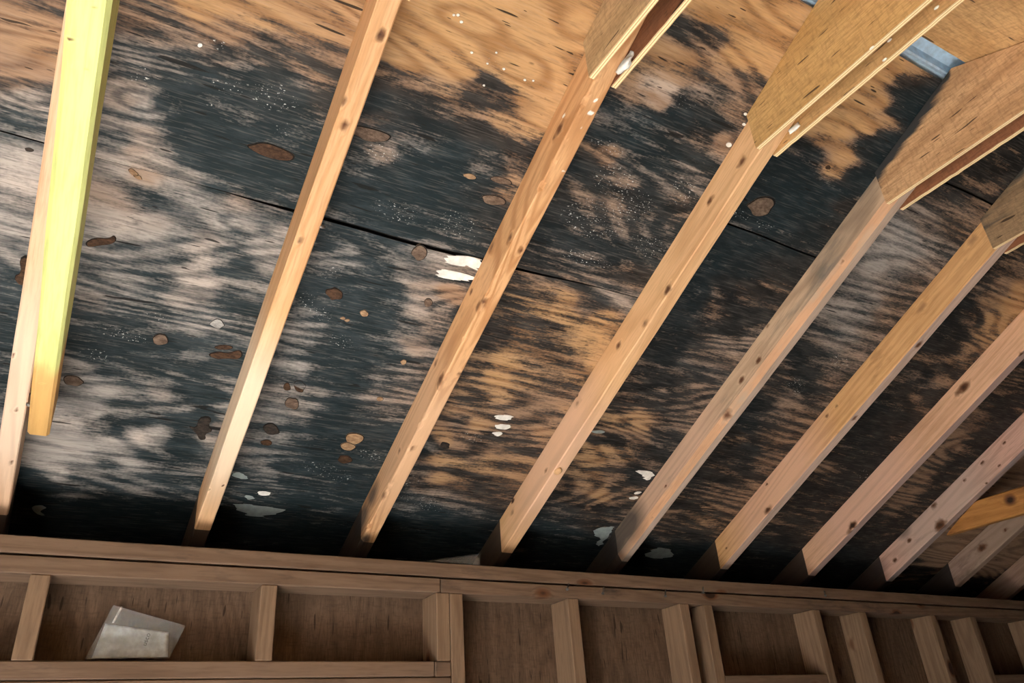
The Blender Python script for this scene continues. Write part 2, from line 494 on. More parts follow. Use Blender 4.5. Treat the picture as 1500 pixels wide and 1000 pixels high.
    (1330, 145, 1, 1), (1350, 130, .95, .9), (1315, 165, 1, 1), (1335, 170, 1, 1), (1300, 205, .95, .9), (1270, 220, 1, .9), (1290, 235, 1, .9),
    (1190, 225, .9, .8), (1160, 210, .75, .6), (1140, 240, 1, .9), (1180, 255, 1, .9), (1255, 260, 1, .9), (1220, 280, 1, 1), (1160, 285, 1, 1),
    (1200, 310, 1, 1), (1120, 280, .95, .9), (1085, 300, .95, .9), (1240, 305, .75, .5), (1075, 325, .75, .9), (1140, 325, .98, 1), (1190, 340, .95, .8),
    (1060, 350, .95, .9), (1110, 355, .95, .9), (1160, 365, .92, .8), (1215, 335, .8, .6), (1040, 380, .95, 1), (1090, 395, .95, .8), (1140, 395, .85, .6),
    (1180, 380, .85, .6), (1020, 420, .95, .9), (1065, 425, .85, .6), (1100, 425, .65, .4), (1140, 420, .7, .5), (1010, 450, .9, .8), (1050, 455, .65, .5),
    (1090, 455, .75, .6), (1120, 450, .65, .6), (990, 470, .92, .8), (1030, 485, .85, .6), (1080, 485, .8, .6), (990, 500, .85, .7), (1030, 515, .6, .6),
    (1070, 510, .5, .7), (1100, 495, .55, .7), (970, 525, .82, .7), (1010, 540, .5, .7), (1050, 545, .45, .7), (1070, 530, .5, .6), (950, 550, .75, .6),
    (990, 560, .6, .6), (1030, 570, .5, .6), (930, 570, .7, .5), (965, 585, .65, .6), (1010, 590, .5, .6), (910, 595, .65, .5), (930, 612, .3, .1),
    (945, 622, .2, .05), (900, 615, .4, .2), (965, 630, .75, .6), (1000, 620, .5, .6), (890, 640, .7, .5), (930, 645, .6, .4), (970, 655, .8, .7),
    (985, 640, .75, .7), (880, 660, .35, .15), (915, 665, .4, .2), (945, 675, .7, .6), (870, 680, .4, .2), (900, 690, .55, .4), (930, 695, .8, .7),
    (860, 710, .5, .3), (880, 725, .38, .15), (910, 725, .65, .5), (840, 730, .62, .5), (870, 745, .6, .4), (900, 750, .7, .6), (830, 755, .75, .7),
    (870, 770, .75, .5), (810, 780, .95, 1), (850, 790, 1, 1), (880, 800, 1, 1),
    # fifth to sixth rafter
    (1400, 230, .85, .5), (1440, 220, .82, .5), (1480, 200, .85, .5), (1440, 255, .8, .5), (1420, 275, .75, .5), (1470, 265, .75, .5),
    (1370, 290, .5, .6), (1410, 305, .5, .6), (1440, 305, .55, .5), (1345, 310, .45, .8), (1320, 335, .3, 1), (1360, 330, .45, .7), (1400, 335, .5, .5),
    (1300, 360, .25, 1), (1335, 365, .32, 1), (1370, 360, .4, .8), (1280, 385, .25, 1), (1315, 390, .35, .9), (1350, 395, .4, .7), (1265, 410, .4, .9),
    (1300, 415, .42, .8), (1335, 420, .45, .6), (1240, 435, .42, .9), (1275, 440, .4, .9), (1310, 445, .5, .6), (1225, 460, .4, .9), (1260, 465, .4, .9),
    (1295, 465, .5, .6), (1205, 485, .55, .8), (1240, 490, .42, .9), (1275, 490, .48, .7), (1185, 505, .6, .7), (1220, 510, .5, .8), (1250, 515, .5, .7),
    (1165, 525, .8, .7), (1195, 540, .85, .7), (1230, 540, .55, .7), (1150, 550, .7, .6), (1180, 565, .88, .8), (1215, 560, .6, .6), (1130, 570, .6, .6),
    (1160, 590, .55, .6), (1190, 590, .65, .6), (1115, 590, .85, .7), (1140, 610, .5, .6), (1170, 610, .5, .5), (1095, 625, .9, .8), (1120, 640, .6, .5),
    (1150, 635, .48, .5), (1080, 640, .65, .3), (1100, 655, .88, .7), (1130, 660, .5, .5), (1060, 665, .75, .5), (1090, 680, .85, .6), (1120, 680, .5, .5),
    (1040, 690, .7, .5), (1070, 700, .7, .5), (1020, 715, .75, .6), (1060, 720, .5, .5), (1090, 705, .5, .5), (1000, 735, .65, .5), (1040, 740, .5, .35),
    (1070, 735, .52, .4), (985, 760, .55, .4), (1020, 765, .45, .3), (1045, 765, .5, .3), (970, 780, .6, .5), (1010, 785, .75, .5), (960, 800, 1, 1),
    (1000, 805, 1, 1), (1030, 810, 1, .9),
    # sixth to seventh rafter
    (1490, 380, .6, .4), (1470, 395, .75, .5), (1445, 400, .8, .5), (1430, 420, .75, .6), (1470, 420, .4, .5), (1490, 425, .15, .1), (1410, 440, .8, .7),
    (1450, 445, .35, .3), (1480, 450, .14, .1), (1390, 460, .85, .7), (1425, 465, .65, .5), (1455, 470, .2, .15), (1375, 480, .85, .7), (1405, 490, .85, .6),
    (1440, 490, .3, .2), (1355, 500, .75, .6), (1390, 510, .8, .6), (1420, 510, .4, .3), (1340, 520, .65, .5), (1370, 530, .7, .5), (1400, 530, .45, .3),
    (1320, 545, .7, .6), (1350, 555, .72, .6), (1380, 550, .6, .5), (1300, 570, .8, .6), (1330, 580, .65, .5), (1280, 595, .85, .7), (1310, 605, .8, .6),
    (1340, 595, .7, .5), (1260, 620, .85, .6), (1290, 630, .85, .6), (1310, 630, .75, .5), (1240, 645, .8, .6), (1270, 655, .85, .6), (1220, 665, .75, .5),
    (1250, 680, .85, .6), (1200, 690, .6, .4), (1230, 705, .85, .6), (1180, 710, .75, .5), (1210, 725, .82, .5), (1165, 730, .7, .5), (1190, 750, .72, .4),
    (1150, 750, .6, .4), (1170, 770, .65, .4), (1130, 775, .6, .4), (1150, 790, .85, .5), (1120, 810, 1, .8), (1150, 820, 1, .8),
    # seventh to eighth rafter
    (1490, 540, .7, .5), (1470, 560, .72, .5), (1450, 580, .7, .5), (1430, 600, .6, .5), (1490, 580, .75, .5), (1470, 600, .8, .5), (1420, 630, .28, .4),
    (1445, 620, .6, .5), (1400, 650, .22, .4), (1380, 675, .22, .4), (1420, 655, .85, .5), (1440, 645, .8, .5), (1360, 695, .25, .4), (1395, 680, .9, .5),
    (1410, 690, .65, .5), (1340, 720, .3, .4), (1375, 700, .85, .5), (1390, 710, .6, .5), (1320, 735, .35, .4), (1355, 730, .85, .5), (1300, 755, .45, .4),
    (1335, 750, .88, .5), (1350, 755, .65, .5), (1285, 770, .55, .4), (1315, 765, .9, .5), (1300, 785, .85, .5), (1270, 790, .7, .5), (1260, 820, 1, .7),
    (1240, 840, 1, .7), (1280, 810, 1, .6),
    # beyond the eighth rafter
    (1420, 790, .04, .45), (1380, 815, .05, .45), (1460, 720, .04, .45), (1490, 690, .05, .45), (1490, 810, .04, .45), (1440, 830, .08, .45), (1470, 755, .04, .45), (1500, 760, .04, .45), (1440, 755, .04, .45), (1400, 790, .05, .45), (1340, 845, .7, .5),
    (1380, 860, .9, .5), (1450, 860, .9, .5), (1500, 860, .8, .5),
]
MAP = np.array(MAP, float)
MAP[:, 3] = np.where((MAP[:, 1] > 560), np.maximum(MAP[:, 3], .20), MAP[:, 3])
# zones dotted with white scale, and pale weathered zones (photo x, y, rx, ry, amount)
SPECK = [(320, 65, 25, 10, .6), (335, 128, 30, 12, .8), (400, 140, 40, 22, .8), (315, 152, 16, 8, .8), (415, 190, 15, 10, .6), (210, 110, 25, 20, .5),
         (560, 225, 28, 14, 1), (580, 310, 40, 18, .55), (670, 330, 40, 25, .5), (180, 490, 40, 10, .9), (230, 465, 20, 8, .6), (140, 520, 30, 10, .6),
         (470, 460, 20, 12, .9), (500, 500, 20, 10, .7), (480, 395, 25, 15, .5), (450, 440, 18, 14, .6), (900, 265, 35, 25, .9), (930, 300, 30, 25, .9),
         (870, 320, 50, 30, .8), (950, 360, 30, 20, .6), (1000, 280, 25, 25, .5), (860, 380, 40, 12, .7), (890, 215, 30, 15, .5), (1005, 150, 20, 15, .4),
         (540, 665, 20, 8, .9), (480, 690, 40, 12, .8), (620, 735, 35, 12, .7), (590, 700, 30, 15, .5), (1165, 565, 14, 12, .9), (1230, 530, 15, 12, .8),
         (1085, 315, 15, 8, 1), (1120, 330, 15, 6, .9), (1265, 695, 10, 8, .9), (690, 640, 20, 10, .5), (620, 75, 6, 4, .5), (720, 90, 30, 14, .25)]
PALE = [(100, 640, 70, 60, 1), (200, 638, 40, 14, 1), (285, 400, 45, 40, .9), (200, 300, 80, 60, .6), (200, 230, 70, 30, .5), (970, 130, 40, 30, .6),
        (380, 180, 25, 12, 1), (30, 270, 40, 60, .8), (640, 385, 60, 30, .5), (620, 440, 40, 20, .6), (1320, 370, 60, 50, .8), (1240, 470, 50, 40, .5),
        (430, 590, 40, 40, .5), (330, 300, 40, 12, .6)]

# knots in the veneer that bend the grain round themselves (photo x, y, rx, ry)
SWIRL = [(40, 150, 60, 22), (205, 150, 50, 22), (355, 330, 45, 16), (627, 440, 42, 24), (975, 640, 55, 26), (770, 95, 60, 26), (845, 45, 50, 30), (225, 645, 90, 26),
         (1040, 770, 60, 22), (660, 650, 45, 22), (1060, 200, 35, 22), (1240, 175, 60, 40), (1330, 390, 60, 26), (1470, 470, 50, 30), (500, 700, 80, 22), (150, 745, 70, 20), (690, 30, 60, 20), (1090, 640, 60, 20)]


def paint(P):
    """mould, hue, speck, pale for world points on the sheathing"""
    uv, zc = to_pix(P)
    n = len(P)
    mo = np.zeros(n)
    hu = np.zeros(n)
    gx = np.array([.962, .272])
    gy = np.array([-.272, .962])
    for i in range(0, n, 4000):
        q = uv[i:i + 4000]
        dx = q[:, None, :] - MAP[None, :, :2]
        a = (dx @ gx) * .62
        b = dx @ gy
        w = 1.0 / ((a * a + b * b) + 50.0) ** 2.5
        w /= w.sum(1, keepdims=True)
        mo[i:i + 4000] = w @ MAP[:, 2]
        hu[i:i + 4000] = w @ MAP[:, 3]
    def blobs(L):
        r = np.zeros(n)
        for x, y, rx, ry, am in L:
            dd = uv - np.array([x, y])
            e = ((dd @ gx) / rx) ** 2 + ((dd @ gy) / ry) ** 2
            r = np.maximum(r, am * np.clip(1.35 - e, 0, 1))
        return r
    sw = np.zeros(n)
    for x, y, rx, ry in SWIRL:
        dd = uv - np.array([x, y])
        e = ((dd @ gx) / rx) ** 2 + ((dd @ gy) / ry) ** 2
        sw = sw + np.exp(-e)
    sp = blobs(SPECK)
    pa = blobs(PALE)
    out = (uv[:, 0] < -60) | (uv[:, 0] > 1600) | (uv[:, 1] < -60) | (uv[:, 1] > 1000)
    sp[out] = 0
    return mo, hu, sp, pa, sw


# ------------------------------------------------------------------ materials
MAT_SHEATH = mouldy_ply()
MAT_EDGE = ply_edge('plywood_edge')
MAT_FELT = plain('roofing_felt', (.012, .011, .011), .9)
MAT_CLEAN = ply_mat('clean_sheathing', (.66, .41, .19), (.50, .28, .115), axis=1)
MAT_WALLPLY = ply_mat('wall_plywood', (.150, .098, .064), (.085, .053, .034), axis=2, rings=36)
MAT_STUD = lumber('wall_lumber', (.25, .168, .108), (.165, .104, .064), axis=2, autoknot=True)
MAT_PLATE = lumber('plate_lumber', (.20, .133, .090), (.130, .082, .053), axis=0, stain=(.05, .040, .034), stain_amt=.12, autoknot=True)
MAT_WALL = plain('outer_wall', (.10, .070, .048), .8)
MAT_FLOOR = plain('shed_floor', (.27, .26, .245), .8)
MAT_YARD = plain('yard_dirt', (.13, .12, .11), .9)
MAT_METAL = plain('ridge_metal', (.50, .68, .84), .40, .0)  # bluish metal, skylight leaking through the vent painted in as extra blue
MAT_NAIL = plain('nail_steel', (.20, .19, .18), .45, .8)
MAT_BRIGHT = plain('staple_steel', (.85, .85, .75), .3, .2)
MAT_WHITE = plain('white_primer', (.80, .80, .76), .6)
MAT_TEALW = plain('grey_primer', (.30, .36, .36), .6)
MAT_GAP_SHADE = plain('gap_shade', (.012, .010, .009), .9)  # dark rim round plugs and knots, painted as recess shade


def grainy(name, a_, b_, sc=150.0):
    m, nt, b = new_mat(name)
    g = G(nt)
    v_ = g.noise(g.coord((1, .5, 1)), sc, 5.0, .7)
    w_ = g.noise(g.coord((1, .4, 1)), 40.0, 3.0, .6)
    c = g.mix(g.rng(v_, .38, .62), a_, b_)
    c = g.mix(g.rng(w_, .4, .7, 0, .5), c, tuple(x * .5 for x in a_))
    g.put(b.inputs['Base Color'], c)
    b.inputs['Roughness'].default_value = .75
    g.bump(v_, .5, .002, b)
    return m


MAT_KNOT = grainy('knot_wood', (.034, .017, .009), (.100, .052, .027))
MAT_PLUG = grainy('plug_wood', (.095, .062, .044), (.215, .155, .112))
MAT_PALEPLUG = grainy('pale_plug_wood', (.26, .26, .25), (.42, .42, .41))
MAT_PITCH = grainy('dark_pitch', (.016, .014, .013), (.055, .042, .034))
MAT_TAN = grainy('tan_putty', (.26, .155, .085), (.46, .31, .18))

LUM = [
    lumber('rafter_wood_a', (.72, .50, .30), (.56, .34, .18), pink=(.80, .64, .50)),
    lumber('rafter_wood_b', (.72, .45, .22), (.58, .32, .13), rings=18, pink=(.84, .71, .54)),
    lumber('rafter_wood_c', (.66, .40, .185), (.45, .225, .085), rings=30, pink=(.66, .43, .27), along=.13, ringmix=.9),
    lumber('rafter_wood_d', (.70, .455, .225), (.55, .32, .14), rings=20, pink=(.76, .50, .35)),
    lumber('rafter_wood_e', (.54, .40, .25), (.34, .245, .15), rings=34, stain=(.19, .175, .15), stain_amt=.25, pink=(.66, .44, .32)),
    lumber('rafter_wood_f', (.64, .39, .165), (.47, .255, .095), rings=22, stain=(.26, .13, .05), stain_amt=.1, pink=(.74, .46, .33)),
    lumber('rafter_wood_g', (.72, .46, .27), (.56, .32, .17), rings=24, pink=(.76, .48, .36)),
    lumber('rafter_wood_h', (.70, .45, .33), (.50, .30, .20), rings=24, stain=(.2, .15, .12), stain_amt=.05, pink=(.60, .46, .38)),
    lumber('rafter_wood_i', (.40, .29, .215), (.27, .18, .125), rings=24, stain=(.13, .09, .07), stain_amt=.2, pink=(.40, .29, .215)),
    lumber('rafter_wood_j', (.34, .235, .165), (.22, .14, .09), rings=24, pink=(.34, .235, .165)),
]
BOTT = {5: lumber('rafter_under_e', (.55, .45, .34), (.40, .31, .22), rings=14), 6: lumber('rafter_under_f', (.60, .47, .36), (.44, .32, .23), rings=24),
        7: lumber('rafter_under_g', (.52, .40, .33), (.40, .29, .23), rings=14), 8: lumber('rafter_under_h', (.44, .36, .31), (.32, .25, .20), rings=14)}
MAT_WANE = lumber('wane_strip', (.62, .36, .21), (.48, .28, .16), rings=14, stain=(.42, .33, .24), stain_amt=.35)
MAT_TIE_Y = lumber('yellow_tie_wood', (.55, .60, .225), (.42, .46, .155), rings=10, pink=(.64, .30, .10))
MAT_TIE_O = lumber('orange_tie_wood', (.52, .25, .075), (.36, .155, .042), rings=20, stain=(.20, .075, .025), stain_amt=.3)

# ------------------------------------------------------------------ ground and floor
board('floor', (XL - .1, YFR - .1, ZF - .12), (XR + .1, .1, ZF), MAT_FLOOR, bev=0)['kind'] = 'structure'
yard = board('ground', (-14, -12, ZF - .30), (14, 12, ZF - .13), MAT_YARD, bev=0)
yard['kind'] = 'structure'

# ------------------------------------------------------------------ roof sheathing, far slope
ceil_ = root('ceiling', (0, 0, Z0), kind='structure')


def sheath_panel(x0, x1, ya0, ya1, yb0, yb1, res=.0095, fa=None, fb=None):
    """one plywood sheet between world x0..x1; lower edge at y=ya (ya0 at x0, ya1 at x1), upper edge at y=yb"""
    ny = max(2, int((x1 - x0) / res))
    nx = max(2, int(((ya0 + (fa(x0) if fa else 0)) - (yb0 + (fb(x0) if fb else 0))) / C_ / res))
    X = np.linspace(x0, x1, ny + 1)
    s = np.linspace(0, 1, nx + 1)
    f = (X - x0) / (x1 - x0)
    la = (D * S_ - (ya0 + (ya1 - ya0) * f)) / C_
    lb = (D * S_ - (yb0 + (yb1 - yb0) * f)) / C_
    if fa:
        la = la - np.array([fa(q) for q in X]) / C_
    if fb:
        lb = lb - np.array([fb(q) for q in X]) / C_
    LX = la[:, None] * (1 - s)[None, :] + lb[:, None] * s[None, :]
    LY = np.repeat(X[:, None], nx + 1, 1)
    # the sheet edges wander by a millimetre and the veneer is slightly uneven
    wob = np.sin(LY * 21 + x0 * 5) * .0010
    ed = np.abs(s - .5)[None, :] * 2
    LX = LX + wob * ed ** 6
    LZ = np.full(LX.shape, D) + .0008 * np.sin(LY * 9.0) * np.sin(LX * 13.0)
    V = np.stack([LX.ravel(), LY.ravel(), LZ.ravel()], 1)
    n1 = len(V)
    R = np.array(M_SL.to_3x3())
    P = V @ R.T + np.array([0, 0, Z0])
    mo, hu, sp, pa, sw = paint(P)
    idx = np.arange(n1).reshape(ny + 1, nx + 1)
    q = np.stack([idx[:-1, :-1], idx[:-1, 1:], idx[1:, 1:], idx[1:, :-1]], -1).reshape(-1, 4)
    faces = [tuple(map(int, r)) for r in q]
    mi = [0] * len(faces)
    # rim and back
    rim = list(idx[:, 0]) + list(idx[-1, 1:]) + list(idx[-2::-1, -1]) + list(idx[0, -2:0:-1])
    top = V[rim] + np.array([0, 0, PLY])
    m = len(rim)
    for i in range(m):
        j = (i + 1) % m
        faces.append((int(rim[i]), int(rim[j]), n1 + j, n1 + i))
        mi.append(1)
    faces.append(tuple(range(n1, n1 + m)))
    mi.append(1)
    V = np.concatenate([V, top])
    z = np.zeros(m)
    me = pydata('plywood_panel', V, faces, mi,
                dict(mould=np.concatenate([mo, z + .8]), hue=np.concatenate([hu, z + .5]),
                     speck=np.concatenate([sp, z]), pale=np.concatenate([pa, z]), swirl=np.concatenate([sw, z])))
    return link('plywood_panel', me, [MAT_SHEATH, MAT_FELT], ceil_, M_SL)


SEAM = lambda x: -.643 - .030 * max(0.0, x - .35)
panels = {}
def gap(x):
    if x < -.36:
        return .0012
    if x < .03:
        return .0003 + .0039 * max(0, (x + .20) / .23) ** 1.5 if x > -.20 else .0003
    return .0042 if x < .40 else max(.0008, .0042 - (x - .40) * .010)


panels['A0'] = sheath_panel(XL, .861, .42, .42, 0, 0, fb=lambda x: SEAM(x) + gap(x))
panels['A1'] = sheath_panel(XL, .861, 0, 0, -1.317, -1.317, fa=lambda x: SEAM(x) - gap(x))
panels['B0'] = sheath_panel(.864, 1.286, .42, .42, -.884, -.876)
panels['B1'] = sheath_panel(.864, 1.286, -.888, -.880, -1.317, -1.317)
panels['C0'] = sheath_panel(1.289, 2.153, .42, .42, -1.140, -1.144)
panels['C1'] = sheath_panel(1.289, 2.153, -1.1445, -1.1485, -1.317, -1.317)
panels['D0'] = sheath_panel(2.156, XR, .42, .42, -.95, -.95, .014)
panels['D1'] = sheath_panel(2.156, XR, -.953, -.953, -1.317, -1.317, .02)

felt_v = []
felt = pydata('roofing_felt', *[(a, b) for a, b in [(
    [(lx(.45, D), XL - .1, D + PLY + .001), (lx(-1.31, D), XL - .1, D + PLY + .001), (lx(-1.31, D), XR + .1, D + PLY + .001), (lx(.45, D), XR + .1, D + PLY + .001),
     (lx(.45, D), XL - .1, D + PLY + .012), (lx(-1.31, D), XL - .1, D + PLY + .012), (lx(-1.31, D), XR + .1, D + PLY + .012), (lx(.45, D), XR + .1, D + PLY + .012)],
    [(0, 1, 2, 3), (7, 6, 5, 4), (0, 4, 5, 1), (1, 5, 6, 2), (2, 6, 7, 3), (3, 7, 4, 0)])]][0])
link('roofing_felt', felt, MAT_FELT, ceil_, M_SL)

# near slope over the camera
ceil2 = root('ceiling', (0, 2 * YR, Z0), kind='structure')
for (a, b) in ((-4.29, -2.16), (-2.155, -.865), (-.861, 1.35)):
    for (ya, yb) in ((.42, -.70), (-.704, -1.317)):
        x0l, x1l = lx(ya, D), lx(yb, D)
        me = box_mesh('plywood_panel', (x0l, a, D), (x1l, b, D + PLY), 0)
        link('plywood_panel', me, MAT_CLEAN, ceil2, M_OP)
me = box_mesh('roofing_felt', (lx(.45, D), -XR - .1, D + PLY + .001), (lx(-1.31, D), -XL + .1, D + PLY + .012), 0)
link('roofing_felt', me, MAT_FELT, ceil2, M_OP)

# metal ridge vent seen through the slot
zr = Z0 + D / C_ - T_ * YR          # height of the sheathing planes at the ridge
prof = [(-1.290, zr - .006), (-1.318, zr + .008), (-1.326, zr + .001), (-1.330, zr + .003), (-1.332, zr + .028), (-1.345, zr + .032), (-1.372, zr + .030), (-1.376, zr + .004),
        (-1.402, zr - .006), (-1.404, zr - .003), (-1.380, zr + .034), (-1.345, zr + .042), (-1.312, zr + .036), (-1.288, zr - .003)]
v, f = extrude_x('ridge', prof, XL - .1, XR + .1)
vent = link('ridge_vent', pydata('ridge_vent', v, f), MAT_METAL)
tag(vent, 'blue grey metal ridge vent strip showing in the slot between the two roof slopes', 'ridge vent')

# ------------------------------------------------------------------ patches, plugs and primer on the sheathing
def blob_outline(pts, k=3):
    """closed Chaikin smoothing"""
    p = np.array(pts, float)
    for _ in range(k - 1):
        q = np.roll(p, -1, 0)
        p = np.stack([p * .75 + q * .25, p * .25 + q * .75], 1).reshape(-1, 2)
    return p


def panel_at(P):
    x, y = P[0], P[1]
    if x < .862:
        return panels['A0'] if y > SEAM(x) else panels['A1']
    if x < 1.287:
        return panels['B0'] if y > -.884 else panels['B1']
    if x < 2.154:
        return panels['C0'] if y > -1.143 else panels['C1']
    return panels['D0']


def patch(name, pts, mat, proud=.0010, k=3, depth=.0025, torn=0.0):
    """thin raised or inlaid patch with the outline given in photo pixels, lying on the sheathing"""
    uv = blob_outline(pts, k)
    P = np.array([on_sheath(*q) for q in uv])
    R = np.array(M_SL.to_3x3())
    L = (P - np.array([0, 0, Z0])) @ R
    c = L.mean(0)
    L2 = L - c
    n = len(L)
    # keep a consistent winding
    ar = np.sum(L2[:, 0] * np.roll(L2[:, 1], -1) - np.roll(L2[:, 0], -1) * L2[:, 1])
    if ar < 0:
        L2 = L2[::-1]
    if torn:
        # torn along the grain: push the outline to and fro in the grain direction
        for i_ in range(n):
            L2[i_, 1] += random.uniform(-1, 1) * torn * np.ptp(L2[:, 1])
    low = L2.copy(); low[:, 2] = -proud
    inn = L2 * (.92 if not torn else .93)
    inn[:, 0] -= 0 if torn else .04 * np.ptp(L2[:, 0])  # offset leaves the painted shade as a crescent on the uphill side
    inn[:, 2] = -proud - (.0002 if torn else -.0004)
    up = L2.copy(); up[:, 2] = depth
    V = np.concatenate([up, low, inn])
    F, mi = [], []
    for i in range(n):
        j = (i + 1) % n
        F.append((j, i, n + i, n + j)); mi.append(0)
        F.append((n + j, n + i, 2 * n + i, 2 * n + j)); mi.append(0 if torn else 1)
    F.append(tuple(range(3 * n - 1, 2 * n - 1, -1))); mi.append(0)
    F.append(tuple(range(n))); mi.append(0)
    me = pydata(name, V, F, mi)
    mw = M_SL @ Matrix.Translation((c[0], c[1], D))
    return link(name, me, mat if torn else [mat, MAT_GAP_SHADE], panel_at(on_sheath(*uv.mean(0))), mw)


def ell(x, y, rx, ry, ang=12, n=11, wob=.20):
    a = math.radians(ang)
    out = []
    for i in range(n):
        t = 2 * math.pi * i / n
        r = 1 + random.uniform(-wob, wob)
        ex, ey = rx * r * math.cos(t), ry * r * math.sin(t)
        out.append((x + ex * math.cos(a) - ey * math.sin(a), y + ex * math.sin(a) + ey * math.cos(a)))
    return out


for (x, y, rx, ry, an, m_) in [
    (397, 221, 35, 9, 17, MAT_KNOT), (235, 497, 14, 8, 5, MAT_PLUG), (318, 474, 11, 7, 10, MAT_PALEPLUG), (108, 557, 14, 8, 8, MAT_PLUG),
    (615, 370, 13, 12, 10, MAT_PLUG), (490, 430, 13, 9, 15, MAT_KNOT), (545, 197, 34, 10, 13, MAT_PLUG), (1115, 301, 20, 14, -10, MAT_PLUG),
    (420, 566, 6, 6, 0, MAT_KNOT), (439, 565, 9, 9, 30, MAT_KNOT), (429, 590, 11, 9, 10, MAT_PLUG), (398, 628, 12, 8, 25, MAT_PITCH),
    (520, 641, 14, 9, 10, MAT_TAN), (510, 653, 11, 6, 5, MAT_TAN), (505, 672, 11, 6, 5, MAT_KNOT), (390, 648, 8, 4, 5, MAT_KNOT),
    (688, 258, 9, 4, 12, MAT_TAN), (735, 264, 17, 5, 10, MAT_PLUG), (723, 292, 20, 8, 10, MAT_PLUG), (534, 459, 7, 5, 20, MAT_TAN),
    (591, 530, 5, 4, 0, MAT_TAN), (556, 584, 5, 3, 0, MAT_TAN), (502, 466, 4, 2, 0, MAT_TAN), (509, 469, 4, 2, 0, MAT_TAN),
    (195, 252, 9, 4, 35, MAT_TAN), (202, 259, 7, 3, 30, MAT_TAN), (43, 219, 7, 3, 10, MAT_PITCH), (627, 443, 7, 6, 0, MAT_PLUG),
    (652, 652, 7, 5, 10, MAT_PITCH), (1213, 245, 4, 3, 0, MAT_KNOT)]:
    patch('wood_plug' if m_ in (MAT_PLUG, MAT_PALEPLUG) else 'knot', ell(x, y, rx, ry, an), m_)
patch('knot', [(302, 519), (318, 514), (335, 517), (352, 511), (357, 519), (350, 526), (332, 524), (318, 526)], MAT_KNOT)
patch('knot', [(311, 508), (326, 504), (342, 507), (340, 511), (322, 512)], MAT_KNOT)
patch('knot', [(124, 354), (140, 347), (160, 349), (167, 343), (172, 350), (165, 357), (145, 359), (128, 362)], MAT_KNOT)
patch('knot', [(274, 622), (288, 626), (291, 611), (304, 608), (311, 614), (305, 622), (313, 630), (300, 635), (302, 643), (292, 644), (288, 634)], MAT_PITCH, k=2)
patch('knot', [(28, 378), (40, 372), (44, 384), (36, 393), (40, 405), (34, 418), (26, 415), (20, 404), (32, 398)], MAT_KNOT, k=2)
# white primer left on the veneer
patch('primer_patch', [(655, 375), (680, 374), (708, 380), (706, 392), (694, 396), (688, 388), (668, 389), (652, 384)], MAT_WHITE, k=3, torn=.10)
patch('primer_patch', [(641, 398), (652, 394), (680, 400), (697, 406), (690, 412), (662, 409), (640, 405)], MAT_WHITE, k=3, torn=.10)
patch('primer_patch', [(724, 609), (738, 607), (754, 609), (748, 615), (730, 615)], MAT_WHITE, k=3, torn=.10)
patch('primer_patch', [(722, 622), (736, 621), (749, 622), (746, 629), (728, 628)], MAT_WHITE, k=3, torn=.10)
patch('primer_patch', [(720, 632), (737, 632), (733, 639), (725, 638)], MAT_WHITE, k=3, torn=.10)
patch('primer_patch', [(927, 688), (945, 689), (959, 691), (954, 703), (946, 703), (941, 696)], MAT_WHITE, k=3, torn=.10)
patch('primer_patch', [(930, 720), (940, 719), (938, 723), (928, 724)], MAT_WHITE, k=3, torn=.10)
patch('primer_patch', [(923, 727), (936, 726), (932, 731), (921, 731)], MAT_WHITE, k=3, torn=.10)
patch('primer_patch', [(868, 776), (884, 772), (901, 770), (896, 780), (888, 790), (878, 800), (874, 797), (880, 788), (872, 784)], MAT_TEALW, k=3, torn=.10)
patch('primer_patch', [(942, 812), (956, 804), (970, 801), (982, 805), (992, 813), (976, 817), (958, 818)], MAT_TEALW, k=3, torn=.10)
patch('primer_patch', [(345, 738), (362, 737), (372, 740), (390, 741), (428, 748), (405, 752), (380, 757), (362, 754), (350, 748)], MAT_TEALW, k=3, torn=.10)
patch('primer_patch', [(340, 692), (352, 691), (364, 699), (356, 702), (338, 696)], MAT_TEALW, k=3, torn=.10)
patch('primer_patch', [(378, 719), (390, 719), (398, 722), (390, 726), (378, 724)], MAT_WHITE, k=3, torn=.10)
patch('primer_patch', [(357, 724), (370, 726), (374, 730), (362, 732)], MAT_TEALW, k=3, torn=.10)
patch('primer_patch', [(44, 741), (60, 739), (70, 743), (58, 748), (68, 755), (52, 753)], MAT_TEALW, k=3, torn=.10)
patch('primer_patch', [(864, 632), (878, 629), (890, 632), (876, 635)], MAT_TEALW, k=3, torn=.10)
for (x, y, r_) in [(293, 66, 4), (665, 22, 2.5), (671, 22, 3), (676, 32, 3), (691, 77, 2.5), (738, 101, 2.5), (714, 93, 2), (727, 77, 2), (769, 117, 2.5), (781, 118, 2), (709, 125, 2), (1092, 167, 3), (1090, 182, 3), (1068, 212, 5), (1443, 77, 4)]:
    if x < 1400:
        patch('paint_speck', ell(x, y, r_, r_ * .8, 0, 7, .1), MAT_WHITE, k=2)

